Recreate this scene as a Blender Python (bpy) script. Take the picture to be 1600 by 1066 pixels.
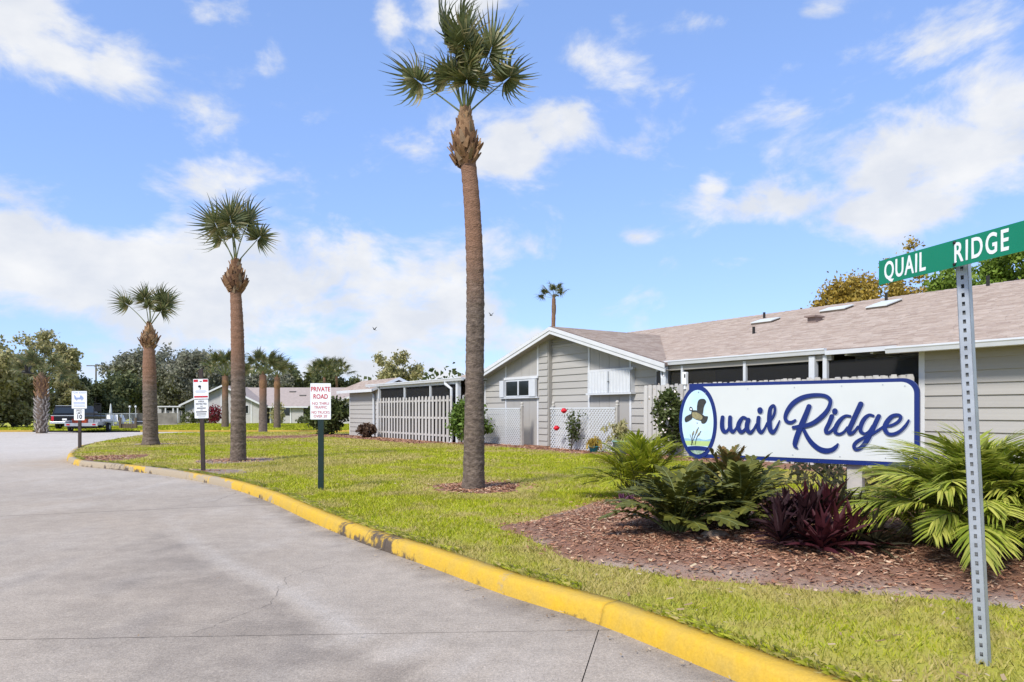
import bpy, bmesh, math, random
import numpy as np
from mathutils import Vector, Matrix, Euler

R = math.radians
sc = bpy.context.scene
col = sc.collection
for o in list(bpy.data.objects):
    bpy.data.objects.remove(o)

# ------------------------------------------------------------------ camera
cd = bpy.data.cameras.new('camera'); cam = bpy.data.objects.new('camera', cd); col.objects.link(cam)
cam.location = (0, 0, 1.4); cam.rotation_euler = (R(90), 0, 0)
cd.sensor_width = 36.0; cd.lens = 36.0 * 1100 / 1600; cd.shift_y = 109 / 1600
cd.clip_start = 0.1; cd.clip_end = 6000
sc.camera = cam

# ------------------------------------------------------------------ sky, sun, exposure
SUN_AZ, SUN_EL = -146, 46        # degrees; azimuth from +Y towards +X (the sun stands to the left, a little behind the camera)
SKY_STRENGTH = 0.15
wd = bpy.data.worlds.new('World'); sc.world = wd; wd.use_nodes = True
nt = wd.node_tree; nt.nodes.clear()
def wn(t, **k):
    n = nt.nodes.new(t)
    for a, b in k.items(): setattr(n, a, b)
    return n
def wmath(op, a, b=None, c=None, clamp=False):
    n = wn('ShaderNodeMath', operation=op, use_clamp=clamp)
    for i, v in enumerate((a, b, c)):
        if v is None: continue
        if isinstance(v, (int, float)): n.inputs[i].default_value = v
        else: nt.links.new(v, n.inputs[i])
    return n.outputs[0]
out = wn('ShaderNodeOutputWorld'); bg = wn('ShaderNodeBackground')
nt.links.new(bg.outputs[0], out.inputs[0])
sky = wn('ShaderNodeTexSky', sky_type='NISHITA'); sky.sun_disc = False
sky.sun_elevation = R(SUN_EL); sky.sun_rotation = R(SUN_AZ)
sky.air_density = 1.0; sky.dust_density = 0.0; sky.ozone_density = 3.0
tc = wn('ShaderNodeTexCoord')
sep = wn('ShaderNodeSeparateXYZ'); nt.links.new(tc.outputs['Generated'], sep.inputs[0])
az = wmath('ARCTAN2', sep.outputs[0], sep.outputs[1])
el = wmath('ARCSINE', sep.outputs[2])
mp = wn('ShaderNodeMapping'); mp.inputs['Scale'].default_value = (1, 1, 1.7)
nt.links.new(tc.outputs['Generated'], mp.inputs[0])
def wnoise(scale, detail, rough, dist=0.0):
    n = wn('ShaderNodeTexNoise'); n.inputs['Scale'].default_value = scale
    n.inputs['Detail'].default_value = detail; n.inputs['Roughness'].default_value = rough
    n.inputs['Distortion'].default_value = dist
    nt.links.new(mp.outputs[0], n.inputs['Vector']); return n.outputs[0]
fb = wnoise(7.0, 9, 0.6, 0.25)
lo = wnoise(2.2, 4, 0.5)
# cumulus banks: (azimuth, elevation, half width, half height) in degrees, weight
BANKS = []
def bank(px, py, rx, ry, w=1.0):
    a = math.atan((px - 800) / 1100); e = math.atan((642 - py) / 1100 * math.cos(a))
    BANKS.append((a, e, rx / 1100 * math.cos(a) ** 2, ry / 1100 * math.cos(a), w))
for b in ((50, 45, 150, 75, 1.1), (175, 95, 60, 45, 1.0), (350, 15, 70, 30, .85), (90, 425, 280, 85, 1.3), (330, 465, 300, 105, 1.3),
          (590, 430, 200, 85, 1.2), (650, 520, 160, 55, 1.15), (270, 290, 110, 32, .8), (300, 370, 90, 60, .8), (795, 235, 50, 42, 1.15), (880, 192, 60, 30, 1.0),
          (1470, 235, 200, 68, 1.3), (1570, 165, 130, 85, 1.3), (1375, 330, 125, 36, 1.2), (1210, 315, 120, 38, 1.1),
          (1118, 296, 34, 26, .9), (1460, 65, 130, 42, 1.05), (610, 28, 26, 34, .75), (730, 8, 80, 34, .85), (810, 530, 80, 32, .85),
          (420, 100, 26, 34, .7), (1115, 38, 50, 18, .6), (1280, 14, 45, 16, .7), (930, 95, 60, 30, .65), (1000, 370, 40, 16, .6),
          (-250, 350, 260, 120, .9), (1900, 250, 260, 110, .9), (2400, 420, 300, 90, .9), (450, 580, 420, 40, .75)):
    bank(*b)
acc = None
for a, e, rx, re, w in BANKS:
    da = wmath('MULTIPLY', wmath('SUBTRACT', az, a), 1 / rx)
    de = wmath('MULTIPLY', wmath('SUBTRACT', el, e), 1 / re)
    q = wmath('ADD', wmath('MULTIPLY', da, da), wmath('MULTIPLY', de, de))
    g = wmath('MULTIPLY', wmath('POWER', 2.718, wmath('MULTIPLY', q, -0.9)), w)
    acc = g if acc is None else wmath('MAXIMUM', acc, g)
# the part of the sky behind and beside the view carries the same kind of broken cumulus, from noise alone
side = wmath('MULTIPLY', wmath('SUBTRACT', wmath('ABSOLUTE', az), 0.95), 3.0, clamp=True)
other = wmath('MULTIPLY', wmath('MULTIPLY', wmath('SUBTRACT', lo, 0.44), 5.0, clamp=True), side)
acc = wmath('MAXIMUM', acc, other)
dens = wmath('ADD', wmath('MULTIPLY', acc, 0.62), wmath('MULTIPLY', wmath('SUBTRACT', fb, 0.5), 2.1))
mr = wn('ShaderNodeMapRange', interpolation_type='SMOOTHSTEP'); mr.inputs[1].default_value = 0.14; mr.inputs[2].default_value = 0.62
nt.links.new(dens, mr.inputs[0])
thin = wmath('MULTIPLY', mr.outputs[0], 0.96)
# clouds: white crowns, pale blue-grey bellies
cr = wn('ShaderNodeMix', data_type='RGBA')
CLOUD = 1.0
nt.links.new(wmath('MULTIPLY', wmath('SUBTRACT', wnoise(10.0, 6, 0.55), 0.38), 3.2, clamp=True), cr.inputs[0])
cr.inputs[6].default_value = (3.25, 3.4, 3.7, 1); cr.inputs[7].default_value = (4.05, 4.07, 4.12, 1)
gm = wn('ShaderNodeGamma'); gm.inputs[1].default_value = 0.5; nt.links.new(sky.outputs[0], gm.inputs[0])   # humid, hazy air: a gentler fall-off towards the horizon
hs = wn('ShaderNodeMix', data_type='RGBA', blend_type='MULTIPLY'); hs.inputs[0].default_value = 1.0; hs.inputs[7].default_value = (1.14, 1.44, 2.12, 1); nt.links.new(gm.outputs[0], hs.inputs[6])
mx = wn('ShaderNodeMix', data_type='RGBA')
nt.links.new(thin, mx.inputs[0]); nt.links.new(hs.outputs[2], mx.inputs[6]); nt.links.new(cr.outputs[2], mx.inputs[7])
nt.links.new(mx.outputs[2], bg.inputs[0]); bg.inputs[1].default_value = SKY_STRENGTH

sl = bpy.data.lights.new('sun', 'SUN'); so = bpy.data.objects.new('sun', sl); col.objects.link(so)
sl.energy = 3.0; sl.angle = R(12); sl.color = (1.0, 0.95, 0.87)
sv = Vector((math.sin(R(SUN_AZ)) * math.cos(R(SUN_EL)), math.cos(R(SUN_AZ)) * math.cos(R(SUN_EL)), math.sin(R(SUN_EL))))
so.rotation_euler = (-sv).to_track_quat('-Z', 'Y').to_euler()
so.location = (0, 0, 30)
vs = sc.view_settings
sc.display_settings.display_device = 'sRGB'
vs.view_transform = 'Standard'; vs.look = 'None'; vs.exposure = 0.65; vs.gamma = 1.0; vs.use_curve_mapping = False
sc.cycles.max_bounces = 6; sc.cycles.diffuse_bounces = 3; sc.cycles.transparent_max_bounces = 8
sc.cycles.use_denoising = True

# ------------------------------------------------------------------ helpers
rng = np.random.default_rng(7); random.seed(7)
def T(y): return 0.0 if y < 20 else -0.0044 * (y - 20)
def Tn(y): return np.where(y < 20, 0.0, -0.0044 * (y - 20))
LZ = 0.115
def G(px, py, off=0.0):
    dy = py - 642
    y = (1.4 - off) * 1100 / dy
    if y > 20: y = (1.4 - 0.088 - off) * 1100 / (dy - 4.84)
    return ((px - 800) / 1100 * y, y)

def tag(o, label=None, cat=None, group=None, kind=None):
    if label: o['label'] = label
    if cat: o['category'] = cat
    if group: o['group'] = group
    if kind: o['kind'] = kind
    return o
def empty(name, loc=(0, 0, 0), rz=0, label=None, cat=None, group=None, parent=None):
    o = bpy.data.objects.new(name, None); col.objects.link(o); o.empty_display_size = 0.1
    o.location = loc; o.rotation_euler = (0, 0, rz); o.parent = parent
    return tag(o, label, cat, group)
def link(name, me, mats, parent=None, loc=None):
    if mats is not None:
        for m in (mats if isinstance(mats, (list, tuple)) else [mats]):
            if not me.materials or m.name not in me.materials: me.materials.append(m)
    o = bpy.data.objects.new(name, me); col.objects.link(o); o.parent = parent
    if loc is not None: o.location = loc
    return o
def inst(o, parent, loc=None, rot=None, scale=None, name=None):
    c = o.copy(); col.objects.link(c); c.parent = parent
    if name: c.name = name
    if loc is not None: c.location = loc
    if rot is not None: c.rotation_euler = rot
    if scale is not None: c.scale = scale
    return c
def npmesh(name, V, F, smooth=False, attrs=None):
    me = bpy.data.meshes.new(name)
    V = np.asarray(V, dtype=np.float32); F = np.asarray(F, dtype=np.int32)
    k = F.shape[1]
    me.vertices.add(len(V)); me.vertices.foreach_set('co', V.ravel())
    me.loops.add(F.size); me.loops.foreach_set('vertex_index', F.ravel())
    me.polygons.add(len(F)); me.polygons.foreach_set('loop_start', np.arange(0, F.size, k, dtype=np.int32))
    if smooth: me.polygons.foreach_set('use_smooth', np.ones(len(F), dtype=bool))
    for n, a in (attrs or {}).items():
        at = me.attributes.new(n, 'FLOAT', 'POINT'); at.data.foreach_set('value', np.asarray(a, dtype=np.float32))
    me.update(); me.validate()
    return me

class MB:
    """collects boxes, tubes, prisms and sheets into one mesh"""
    def __init__(s): s.v = []; s.f = []; s.m = []; s.sm = []
    def add(s, V, F, mi=0, smooth=False):
        n = len(s.v); s.v += [tuple(p) for p in V]
        for f in F: s.f.append(tuple(i + n for i in f)); s.m.append(mi); s.sm.append(smooth)
        return s
    def box(s, a, b, mi=0, bev=0.0):
        (x0, y0, z0), (x1, y1, z1) = a, b
        if x0 > x1: x0, x1 = x1, x0
        if y0 > y1: y0, y1 = y1, y0
        if z0 > z1: z0, z1 = z1, z0
        if bev <= 0:
            V = [(x0, y0, z0), (x1, y0, z0), (x1, y1, z0), (x0, y1, z0), (x0, y0, z1), (x1, y0, z1), (x1, y1, z1), (x0, y1, z1)]
            F = [(0, 3, 2, 1), (4, 5, 6, 7), (0, 1, 5, 4), (1, 2, 6, 5), (2, 3, 7, 6), (3, 0, 4, 7)]
            return s.add(V, F, mi)
        bm = bmesh.new(); bmesh.ops.create_cube(bm, size=1)
        for v in bm.verts:
            v.co = Vector(((x0 + x1) / 2 + v.co.x * (x1 - x0), (y0 + y1) / 2 + v.co.y * (y1 - y0), (z0 + z1) / 2 + v.co.z * (z1 - z0)))
        bmesh.ops.bevel(bm, geom=bm.edges[:], offset=bev, segments=2, affect='EDGES', profile=0.5)
        bm.verts.index_update()
        s.add([v.co[:] for v in bm.verts], [[v.index for v in f.verts] for f in bm.faces], mi); bm.free(); return s
    def tube(s, pts, rad, n=8, mi=0, caps=True, smooth=True, sx=1.0):
        pts = [Vector(p) for p in pts]; k = len(pts)
        if not isinstance(rad, (list, tuple)): rad = [rad] * k
        V = []; F = []; pu = None
        for i, p in enumerate(pts):
            d = (pts[min(i + 1, k - 1)] - pts[max(i - 1, 0)]).normalized()
            if pu is None: pu = Vector((0, 1, 0)) if abs(d.y) < .9 else Vector((1, 0, 0))
            u = (pu - d * pu.dot(d)).normalized(); w = d.cross(u); pu = u
            for j in range(n):
                t = 2 * math.pi * j / n
                V.append(p + (u * math.cos(t) + w * math.sin(t) * sx) * rad[i])
        for i in range(k - 1):
            for j in range(n):
                a = i * n + j; b = i * n + (j + 1) % n
                F.append((a, b, b + n, a + n))
        s.add(V, F, mi, smooth)
        if caps: s.add(V[:n], [tuple(range(n))[::-1]], mi); s.add(V[-n:], [tuple(range(n))], mi)
        return s
    def prism(s, poly, y0, y1, mi=0, plane='xz'):
        n = len(poly)
        P = (lambda p, d: (p[0], d, p[1])) if plane == 'xz' else (lambda p, d: (p[0], p[1], d))
        V = [P(p, y0) for p in poly] + [P(p, y1) for p in poly]
        F = [tuple(range(n)), tuple(range(2 * n - 1, n - 1, -1))]
        for i in range(n):
            j = (i + 1) % n; F.append((i, i + n, j + n, j))
        return s.add(V, F, mi)
    def lathe(s, prof, c=(0, 0, 0), n=16, mi=0, smooth=True):
        V = []; F = []
        for r, z in prof:
            for j in range(n):
                t = 2 * math.pi * j / n; V.append((c[0] + r * math.cos(t), c[1] + r * math.sin(t), c[2] + z))
        for i in range(len(prof) - 1):
            for j in range(n):
                a = i * n + j; b = i * n + (j + 1) % n; F.append((a, b, b + n, a + n))
        return s.add(V, F, mi, smooth)
    def mesh(s, name):
        me = bpy.data.meshes.new(name); me.from_pydata(s.v, [], s.f)
        me.polygons.foreach_set('material_index', s.m); me.polygons.foreach_set('use_smooth', s.sm)
        me.update(); return me
    def build(s, name, mats, parent=None, loc=None):
        me = s.mesh(name); o = link(name, me, mats, parent, loc); return o
def box(name, a, b, m, parent=None, bev=0.0): return MB().box(a, b, 0, bev).build(name, m, parent)

# ------------------------------------------------------------------ materials
def mat(name, c, rough=.7, var=.12, scale=6., detail=5, bump=0., bscale=None, c2=None, isl=None, spec=.3, metal=0., trans=0., stretch=None, mixw=None, objr=False):
    m = bpy.data.materials.new(name); m.use_nodes = True; t = m.node_tree; N = t.nodes; Lk = t.links
    p = N['Principled BSDF']; p.inputs['Roughness'].default_value = rough; p.inputs['Metallic'].default_value = metal
    p.inputs['Specular IOR Level'].default_value = spec
    c = tuple(c); c2 = tuple(c2) if c2 else tuple(x * (1 - var) for x in c)
    tcn = N.new('ShaderNodeTexCoord'); vec = tcn.outputs['Object']
    if stretch:
        mpn = N.new('ShaderNodeMapping'); mpn.inputs['Scale'].default_value = stretch; Lk.new(vec, mpn.inputs[0]); vec = mpn.outputs[0]
    nz = N.new('ShaderNodeTexNoise'); nz.inputs['Scale'].default_value = scale; nz.inputs['Detail'].default_value = detail
    nz.inputs['Roughness'].default_value = .6; Lk.new(vec, nz.inputs['Vector'])
    mr = N.new('ShaderNodeMapRange'); mr.inputs[1].default_value = .3; mr.inputs[2].default_value = .7; Lk.new(nz.outputs[0], mr.inputs[0])
    mx = N.new('ShaderNodeMix'); mx.data_type = 'RGBA'
    cA = tuple(x * (1 + var) for x in c) if mixw is None else c
    mx.inputs[6].default_value = (*cA, 1); mx.inputs[7].default_value = (*c2, 1); Lk.new(mr.outputs[0], mx.inputs[0])
    colr = mx.outputs[2]
    if isl:
        g = N.new('ShaderNodeObjectInfo' if objr else 'ShaderNodeNewGeometry'); ramp = N.new('ShaderNodeValToRGB'); Lk.new(g.outputs['Random' if objr else 'Random Per Island'], ramp.inputs[0])
        els = ramp.color_ramp.elements
        while len(els) < len(isl): els.new(0.5)
        for i, cc in enumerate(isl): els[i].position = i / max(1, len(isl) - 1); els[i].color = (*cc, 1)
        m2 = N.new('ShaderNodeMix'); m2.data_type = 'RGBA'; m2.blend_type = 'MULTIPLY'; m2.inputs[0].default_value = 1
        n2 = N.new('ShaderNodeMix'); n2.data_type = 'RGBA'; n2.inputs[6].default_value = (1 + var,) * 3 + (1,); n2.inputs[7].default_value = (1 - var,) * 3 + (1,)
        Lk.new(mr.outputs[0], n2.inputs[0]); Lk.new(ramp.outputs[0], m2.inputs[6]); Lk.new(n2.outputs[2], m2.inputs[7]); colr = m2.outputs[2]
    Lk.new(colr, p.inputs['Base Color'])
    if bump:
        b = N.new('ShaderNodeBump'); b.inputs['Strength'].default_value = bump; b.inputs['Distance'].default_value = .02
        n3 = N.new('ShaderNodeTexNoise'); n3.inputs['Scale'].default_value = bscale or scale * 5; n3.inputs['Detail'].default_value = 6
        Lk.new(vec, n3.inputs['Vector']); Lk.new(n3.outputs[0], b.inputs['Height']); Lk.new(b.outputs[0], p.inputs['Normal'])
    if trans:
        tr = N.new('ShaderNodeBsdfTranslucent'); Lk.new(colr, tr.inputs[0]); ms = N.new('ShaderNodeMixShader'); ms.inputs[0].default_value = trans
        o = N['Material Output']; Lk.new(p.outputs[0], ms.inputs[1]); Lk.new(tr.outputs[0], ms.inputs[2]); Lk.new(ms.outputs[0], o.inputs[0])
    return m
def attr_mix(m, attr, c, lo=0., hi=1., ns=None, amp=1.0, sharp=3.0):
    """mixes colour c over the material's colour where the mesh attribute is high (a stain or a worn patch with its own outline)"""
    t = m.node_tree; N = t.nodes; Lk = t.links; p = N['Principled BSDF']; src = p.inputs['Base Color'].links[0].from_socket
    a = N.new('ShaderNodeAttribute'); a.attribute_name = attr
    r = N.new('ShaderNodeMapRange'); r.inputs[1].default_value = lo; r.inputs[2].default_value = hi; Lk.new(a.outputs['Fac'], r.inputs[0])
    fac = r.outputs[0]
    if ns:                                   # break the patch up with fine noise so that it has a ragged outline
        tcn = N.new('ShaderNodeTexCoord'); nz = N.new('ShaderNodeTexNoise'); nz.inputs['Scale'].default_value = ns; nz.inputs['Detail'].default_value = 9; nz.inputs['Roughness'].default_value = .68
        Lk.new(tcn.outputs['Object'], nz.inputs['Vector'])
        def mm(op, a_, b_, cl=False):
            k = N.new('ShaderNodeMath'); k.operation = op; k.use_clamp = cl
            for i, v in enumerate((a_, b_)):
                if isinstance(v, (int, float)): k.inputs[i].default_value = v
                else: Lk.new(v, k.inputs[i])
            return k.outputs[0]
        wob = mm('MULTIPLY', mm('SUBTRACT', nz.outputs[0], .5), amp)
        fac = mm('MULTIPLY', mm('ADD', mm('MULTIPLY', mm('SUBTRACT', mm('ADD', fac, wob), .5), sharp), .5, True), mm('MINIMUM', mm('MULTIPLY', r.outputs[0], 4.0), 1.0))
    x = N.new('ShaderNodeMix'); x.data_type = 'RGBA'; x.inputs[7].default_value = (*c, 1)
    Lk.new(fac, x.inputs[0]); Lk.new(src, x.inputs[6]); Lk.new(x.outputs[2], p.inputs['Base Color']); return m

def speckle(m, scale, lo, hi):
    """fine aggregate grain multiplied into the colour"""
    t = m.node_tree; N = t.nodes; Lk = t.links; p = N['Principled BSDF']; src = p.inputs['Base Color'].links[0].from_socket
    tcn = N.new('ShaderNodeTexCoord'); nz = N.new('ShaderNodeTexNoise'); nz.inputs['Scale'].default_value = scale; nz.inputs['Detail'].default_value = 4; nz.inputs['Roughness'].default_value = .75
    Lk.new(tcn.outputs['Object'], nz.inputs['Vector']); r = N.new('ShaderNodeMapRange'); r.inputs[1].default_value = .32; r.inputs[2].default_value = .68; r.inputs[3].default_value = lo; r.inputs[4].default_value = hi; Lk.new(nz.outputs[0], r.inputs[0])
    x = N.new('ShaderNodeMix'); x.data_type = 'RGBA'; x.blend_type = 'MULTIPLY'; x.inputs[0].default_value = 1; Lk.new(src, x.inputs[6]); Lk.new(r.outputs[0], x.inputs[7]); Lk.new(x.outputs[2], p.inputs['Base Color']); return m
m_siding = mat('siding_paint', (.385, .37, .35), .65, .06, 1.5, bump=.12, bscale=60, stretch=(.3, 1, 3), isl=((.37, .355, .335), (.40, .385, .365), (.385, .37, .35), (.415, .40, .375)), objr=True)
m_batten = mat('batten_board_paint', (.37, .355, .335), .65, .05, 1.2, bump=.1, bscale=50, stretch=(3, 1, .15))
m_white = mat('white_trim_paint', (.62, .63, .65), .5, .05, 2.5)
m_alum = mat('white_aluminium', (.57, .59, .62), .42, .05, 3, spec=.45)
m_fence = mat('weathered_fence_paint', (.55, .525, .50), .75, .13, 3, bump=.15, stretch=(4, 4, .5), isl=((.41, .39, .37), (.47, .45, .43), (.52, .50, .48)), objr=True)
m_soff = mat('soffit_paint', (.34, .325, .30), .7, .05, 2)
m_dark = mat('shaded_porch_interior', (.10, .095, .09), .8, .2, 2)  # dark base colour puts the patio's inside shade into its ceiling and floor
m_glass = mat('window_glass', (.015, .018, .02), .06, .3, 1, spec=.7)
m_shingle = mat('asphalt_shingle', (.3, .22, .19), .9, .10, 9, bump=.3, bscale=120, isl=((.30, .235, .20), (.375, .305, .265), (.425, .355, .31), (.335, .265, .225), (.40, .33, .285)))
m_deck = mat('roof_underlay', (.23, .17, .15), .9, .1, 4)
m_conc = mat('road_concrete', (.375, .318, .258), .85, .13, .55, 12, bump=.15, bscale=70)
m_joint = mat('road_joint_dirt', (.07, .062, .055), .95, .2, 4)
m_kerbc = mat('kerb_concrete', (.36, .30, .215), .85, .16, 3, bump=.2, bscale=40)
m_lawn = mat('lawn_soil_and_thatch', (.31, .32, .03), .95, .2, 1.1, 8, bump=.5, bscale=30, c2=(.41, .33, .09), mixw=1)
m_far = mat('far_turf', (.32, .36, .03), .95, .2, .12, 8, c2=(.42, .38, .06), mixw=1)
m_grass = mat('grass_blades', (.2, .28, .03), .6, .12, .9, 4, trans=.35, isl=((.26, .315, .012), (.40, .45, .02), (.52, .53, .03), (.34, .39, .014), (.55, .48, .09)))
attr_mix(m_grass, 'dry', (.52, .42, .17), ns=3.0, amp=.7, sharp=1.6)
m_mulch = mat('mulch_bed', (.28, .135, .082), .95, .25, 9, 9, bump=1.0, bscale=70, c2=(.24, .135, .09), mixw=1)
m_chip = mat('wood_chips', (.2, .1, .07), .9, .1, 5, isl=((.18, .072, .040), (.37, .18, .105), (.27, .118, .068), (.46, .27, .165), (.33, .155, .09), (.66, .50, .34)))
m_sand = mat('sandy_dirt', (.33, .27, .22), .95, .2, 5, 8, bump=.4, bscale=60, c2=(.22, .15, .11), mixw=1)
m_dryleaf = mat('dry_leaves', (.4, .28, .15), .8, .1, 3, isl=((.20, .12, .06), (.36, .26, .15), (.46, .37, .24), (.28, .18, .09)))
m_bark = mat('palm_trunk_bark', (.075, .055, .044), .9, .25, 10, 12, bump=1.0, bscale=26, c2=(.215, .165, .13), mixw=1, stretch=(1, 1, 2.0))
m_bark2 = mat('palm_trunk_bark_upper', (.12, .07, .045), .9, .25, 9, 10, bump=1.0, bscale=26, c2=(.26, .165, .11), mixw=1, stretch=(1, 1, 2.4))
m_boot = mat('palm_boot_fibre', (.35, .2, .1), .9, .3, 14, objr=True, isl=((.10, .05, .028), (.22, .12, .06), (.34, .21, .11), (.15, .075, .04), (.27, .16, .085), (.20, .15, .10)))
m_bootgrey = mat('weathered_palm_boot', (.4, .36, .33), .9, .15, 6, isl=((.27, .235, .21), (.46, .42, .39), (.38, .335, .305)))
m_frond = mat('palm_frond', (.06, .08, .03), .45, .15, 4, trans=.22, isl=((.075, .098, .034), (.125, .145, .05), (.17, .185, .068), (.095, .12, .04), (.24, .225, .09), (.30, .24, .12)), spec=.45)
m_petiole = mat('palm_petiole', (.13, .15, .05), .5, .15, 5)
m_trunk = mat('tree_bark', (.12, .105, .09), .9, .25, 4, bump=.4)
def leafm(name, cs, tr=.3): return mat(name, cs[0], .6, .12, .7, 3, trans=tr, isl=cs, spec=.25)
l_olive = leafm('olive_leaves', ((.33, .31, .13), (.42, .37, .18), (.25, .26, .10), (.48, .42, .23)))
l_dark = leafm('dark_green_leaves', ((.09, .115, .05), (.135, .155, .065), (.18, .185, .085)))
l_oak = leafm('grey_green_oak_leaves', ((.20, .205, .14), (.27, .265, .195), (.15, .16, .10), (.34, .32, .25)))
l_yellow = leafm('yellow_brown_leaves', ((.46, .31, .045), (.35, .24, .05), (.28, .22, .045), (.54, .38, .08)))
l_bright = leafm('bright_green_leaves', ((.15, .24, .03), (.24, .33, .05), (.10, .165, .025)))
l_shrub = leafm('shrub_leaves', ((.11, .185, .03), (.18, .27, .05), (.075, .12, .02), (.14, .2, .04)))
l_hedge = leafm('hedge_leaves', ((.05, .075, .02), (.085, .11, .03), (.11, .13, .045)))
l_zamia = leafm('cycad_leaves', ((.095, .10, .016), (.13, .13, .02), (.07, .08, .015), (.19, .185, .035)), .2)
l_areca = leafm('areca_leaves', ((.24, .32, .03), (.40, .45, .055), (.18, .25, .024), (.58, .56, .12), (.30, .37, .035)), .35)
l_areca2 = leafm('lime_palm_leaves', ((.30, .36, .02), (.44, .44, .045), (.22, .29, .02)), .4)
l_purple = leafm('purple_leaves', ((.075, .017, .03), (.05, .045, .028), (.10, .02, .038), (.055, .03, .03), (.035, .05, .022)), .15)
l_magenta = leafm('magenta_leaves', ((.20, .05, .17), (.12, .03, .09), (.1, .09, .05)), .2)
l_red = leafm('red_leaves', ((.22, .02, .035), (.14, .015, .025)), .2)
m_blue = mat('sign_blue_paint', (.004, .019, .145), .4, .12, 2, spec=.45)
m_panel = mat('sign_white_panel', (.60, .625, .61), .45, .04, 1.2, spec=.4)
m_shadowgrey = mat('sign_letter_shadow', (.36, .40, .50), .5, .05, 3)
m_post = mat('painted_post', (.42, .40, .37), .7, .12, 5, bump=.2)
m_green = mat('street_sign_green', (.003, .20, .105), .4, .04, 4, spec=.4)
m_swhite = mat('sign_sheeting_white', (.78, .80, .82), .4, .04, 6)
m_galv = mat('galvanised_steel', (.40, .43, .47), .45, .15, 10, metal=.35)
m_black = mat('black_painted_metal', (.018, .017, .016), .5, .2, 5)
m_brownpost = mat('brown_sign_post', (.045, .032, .028), .6, .25, 6)
m_greenpost = mat('dark_green_sign_post', (.012, .028, .026), .5, .2, 6)
m_redp = mat('red_print', (.48, .012, .03), .5, .1, 12)
m_ink = mat('black_print', (.035, .03, .04), .6, .1, 12)
m_bluep = mat('pale_blue_print', (.25, .32, .52), .6, .1, 12)
m_teal = mat('glazed_teal_pot', (.10, .36, .38), .35, .15, 4, c2=(.36, .50, .46), mixw=1, spec=.5)
m_turq = mat('turquoise_pot', (.02, .30, .42), .35, .1, 4, spec=.5)
m_rubber = mat('tyre_rubber', (.015, .015, .015), .8, .2, 8)
m_truck = mat('black_car_paint', (.010, .010, .014), .3, .1, 3, spec=.25)
m_chrome = mat('bright_metal_trim', (.62, .63, .65), .25, .05, 4, metal=.7)
m_orange = mat('orange_box_paint', (.50, .07, .02), .5, .15, 5)
m_trailer = mat('trailer_grey', (.40, .42, .44), .5, .15, 5)
m_stain_wood = mat('weathered_wood', (.11, .085, .065), .9, .25, 4)
# ------------------------------------------------------------------ terrain, road, kerb, lawn
KPX = [(1145, 1064), (935, 977), (787, 930), (675, 888), (562, 848), (484, 815), (416, 783), (349, 761), (253, 743), (169, 733), (121, 728), (104, 719), (112, 708), (129, 700)]
KP = [(3.35, -3.5), (2.75, 0.6), (1.75, 2.65)] + [G(*p) for p in KPX] + [(-19.3, 34.5), (-21.0, 40.0), (-21.2, 43.8), (-19.5, 46.0), (-12, 46.6), (4, 46.6)]
def catmull(P, step=.25):
    P = [np.array(p, float) for p in P]; out = []
    for i in range(len(P) - 1):
        p0 = P[max(i - 1, 0)]; p1 = P[i]; p2 = P[i + 1]; p3 = P[min(i + 2, len(P) - 1)]
        n = max(2, int(np.linalg.norm(p2 - p1) / step))
        d1 = (p2 - p0) / 2; d2 = (p3 - p1) / 2
        L = np.linalg.norm(p2 - p1)
        for d in (d1, d2):
            k = np.linalg.norm(d)
            if k > L: d *= L / k
        for t in np.arange(n) / n:
            out.append((2 * t**3 - 3 * t**2 + 1) * p1 + (t**3 - 2 * t**2 + t) * d1 + (-2 * t**3 + 3 * t**2) * p2 + (t**3 - t**2) * d2)
    out.append(P[-1]); return np.array(out)
KC = catmull(KP)                                   # road edge of the kerb, near to far
KT = np.gradient(KC, axis=0); KT /= np.linalg.norm(KT, axis=1)[:, None]
KN = np.stack([KT[:, 1], -KT[:, 0]], 1)            # towards the lawn
KS = np.concatenate([[0], np.cumsum(np.linalg.norm(np.diff(KC, axis=0), axis=1))])
def smooth_noise(p, f, seed=0):
    """cheap value noise, vectorised"""
    x = p[..., 0] * f + seed * 17.3; y = p[..., 1] * f + seed * 9.1
    xi = np.floor(x); yi = np.floor(y); xf = x - xi; yf = y - yi
    h = lambda a, b: np.modf(np.abs(np.sin(a * 127.1 + b * 311.7 + seed * 3.7) * 43758.5453))[0]
    u = xf * xf * (3 - 2 * xf); v = yf * yf * (3 - 2 * yf)
    return (h(xi, yi) * (1 - u) + h(xi + 1, yi) * u) * (1 - v) + (h(xi, yi + 1) * (1 - u) + h(xi + 1, yi + 1) * u) * v
def fbm(p, f, seed=0, o=4):
    s = 0; a = .5
    for k in range(o): s = s + a * smooth_noise(p, f * 2**k, seed + k); a *= .5
    return s / (1 - .5**o)
def kerb_dist(p):
    """distance to the kerb line and arc length of the nearest point"""
    P = np.asarray(p).reshape(-1, 2); d = np.empty(len(P)); s = np.empty(len(P))
    for i in range(0, len(P), 4000):
        q = P[i:i + 4000, None, :] - KC[None]; dd = (q**2).sum(2); j = dd.argmin(1)
        d[i:i + 4000] = np.sqrt(dd[np.arange(len(j)), j]); s[i:i + 4000] = KS[j]
    return d, s

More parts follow.
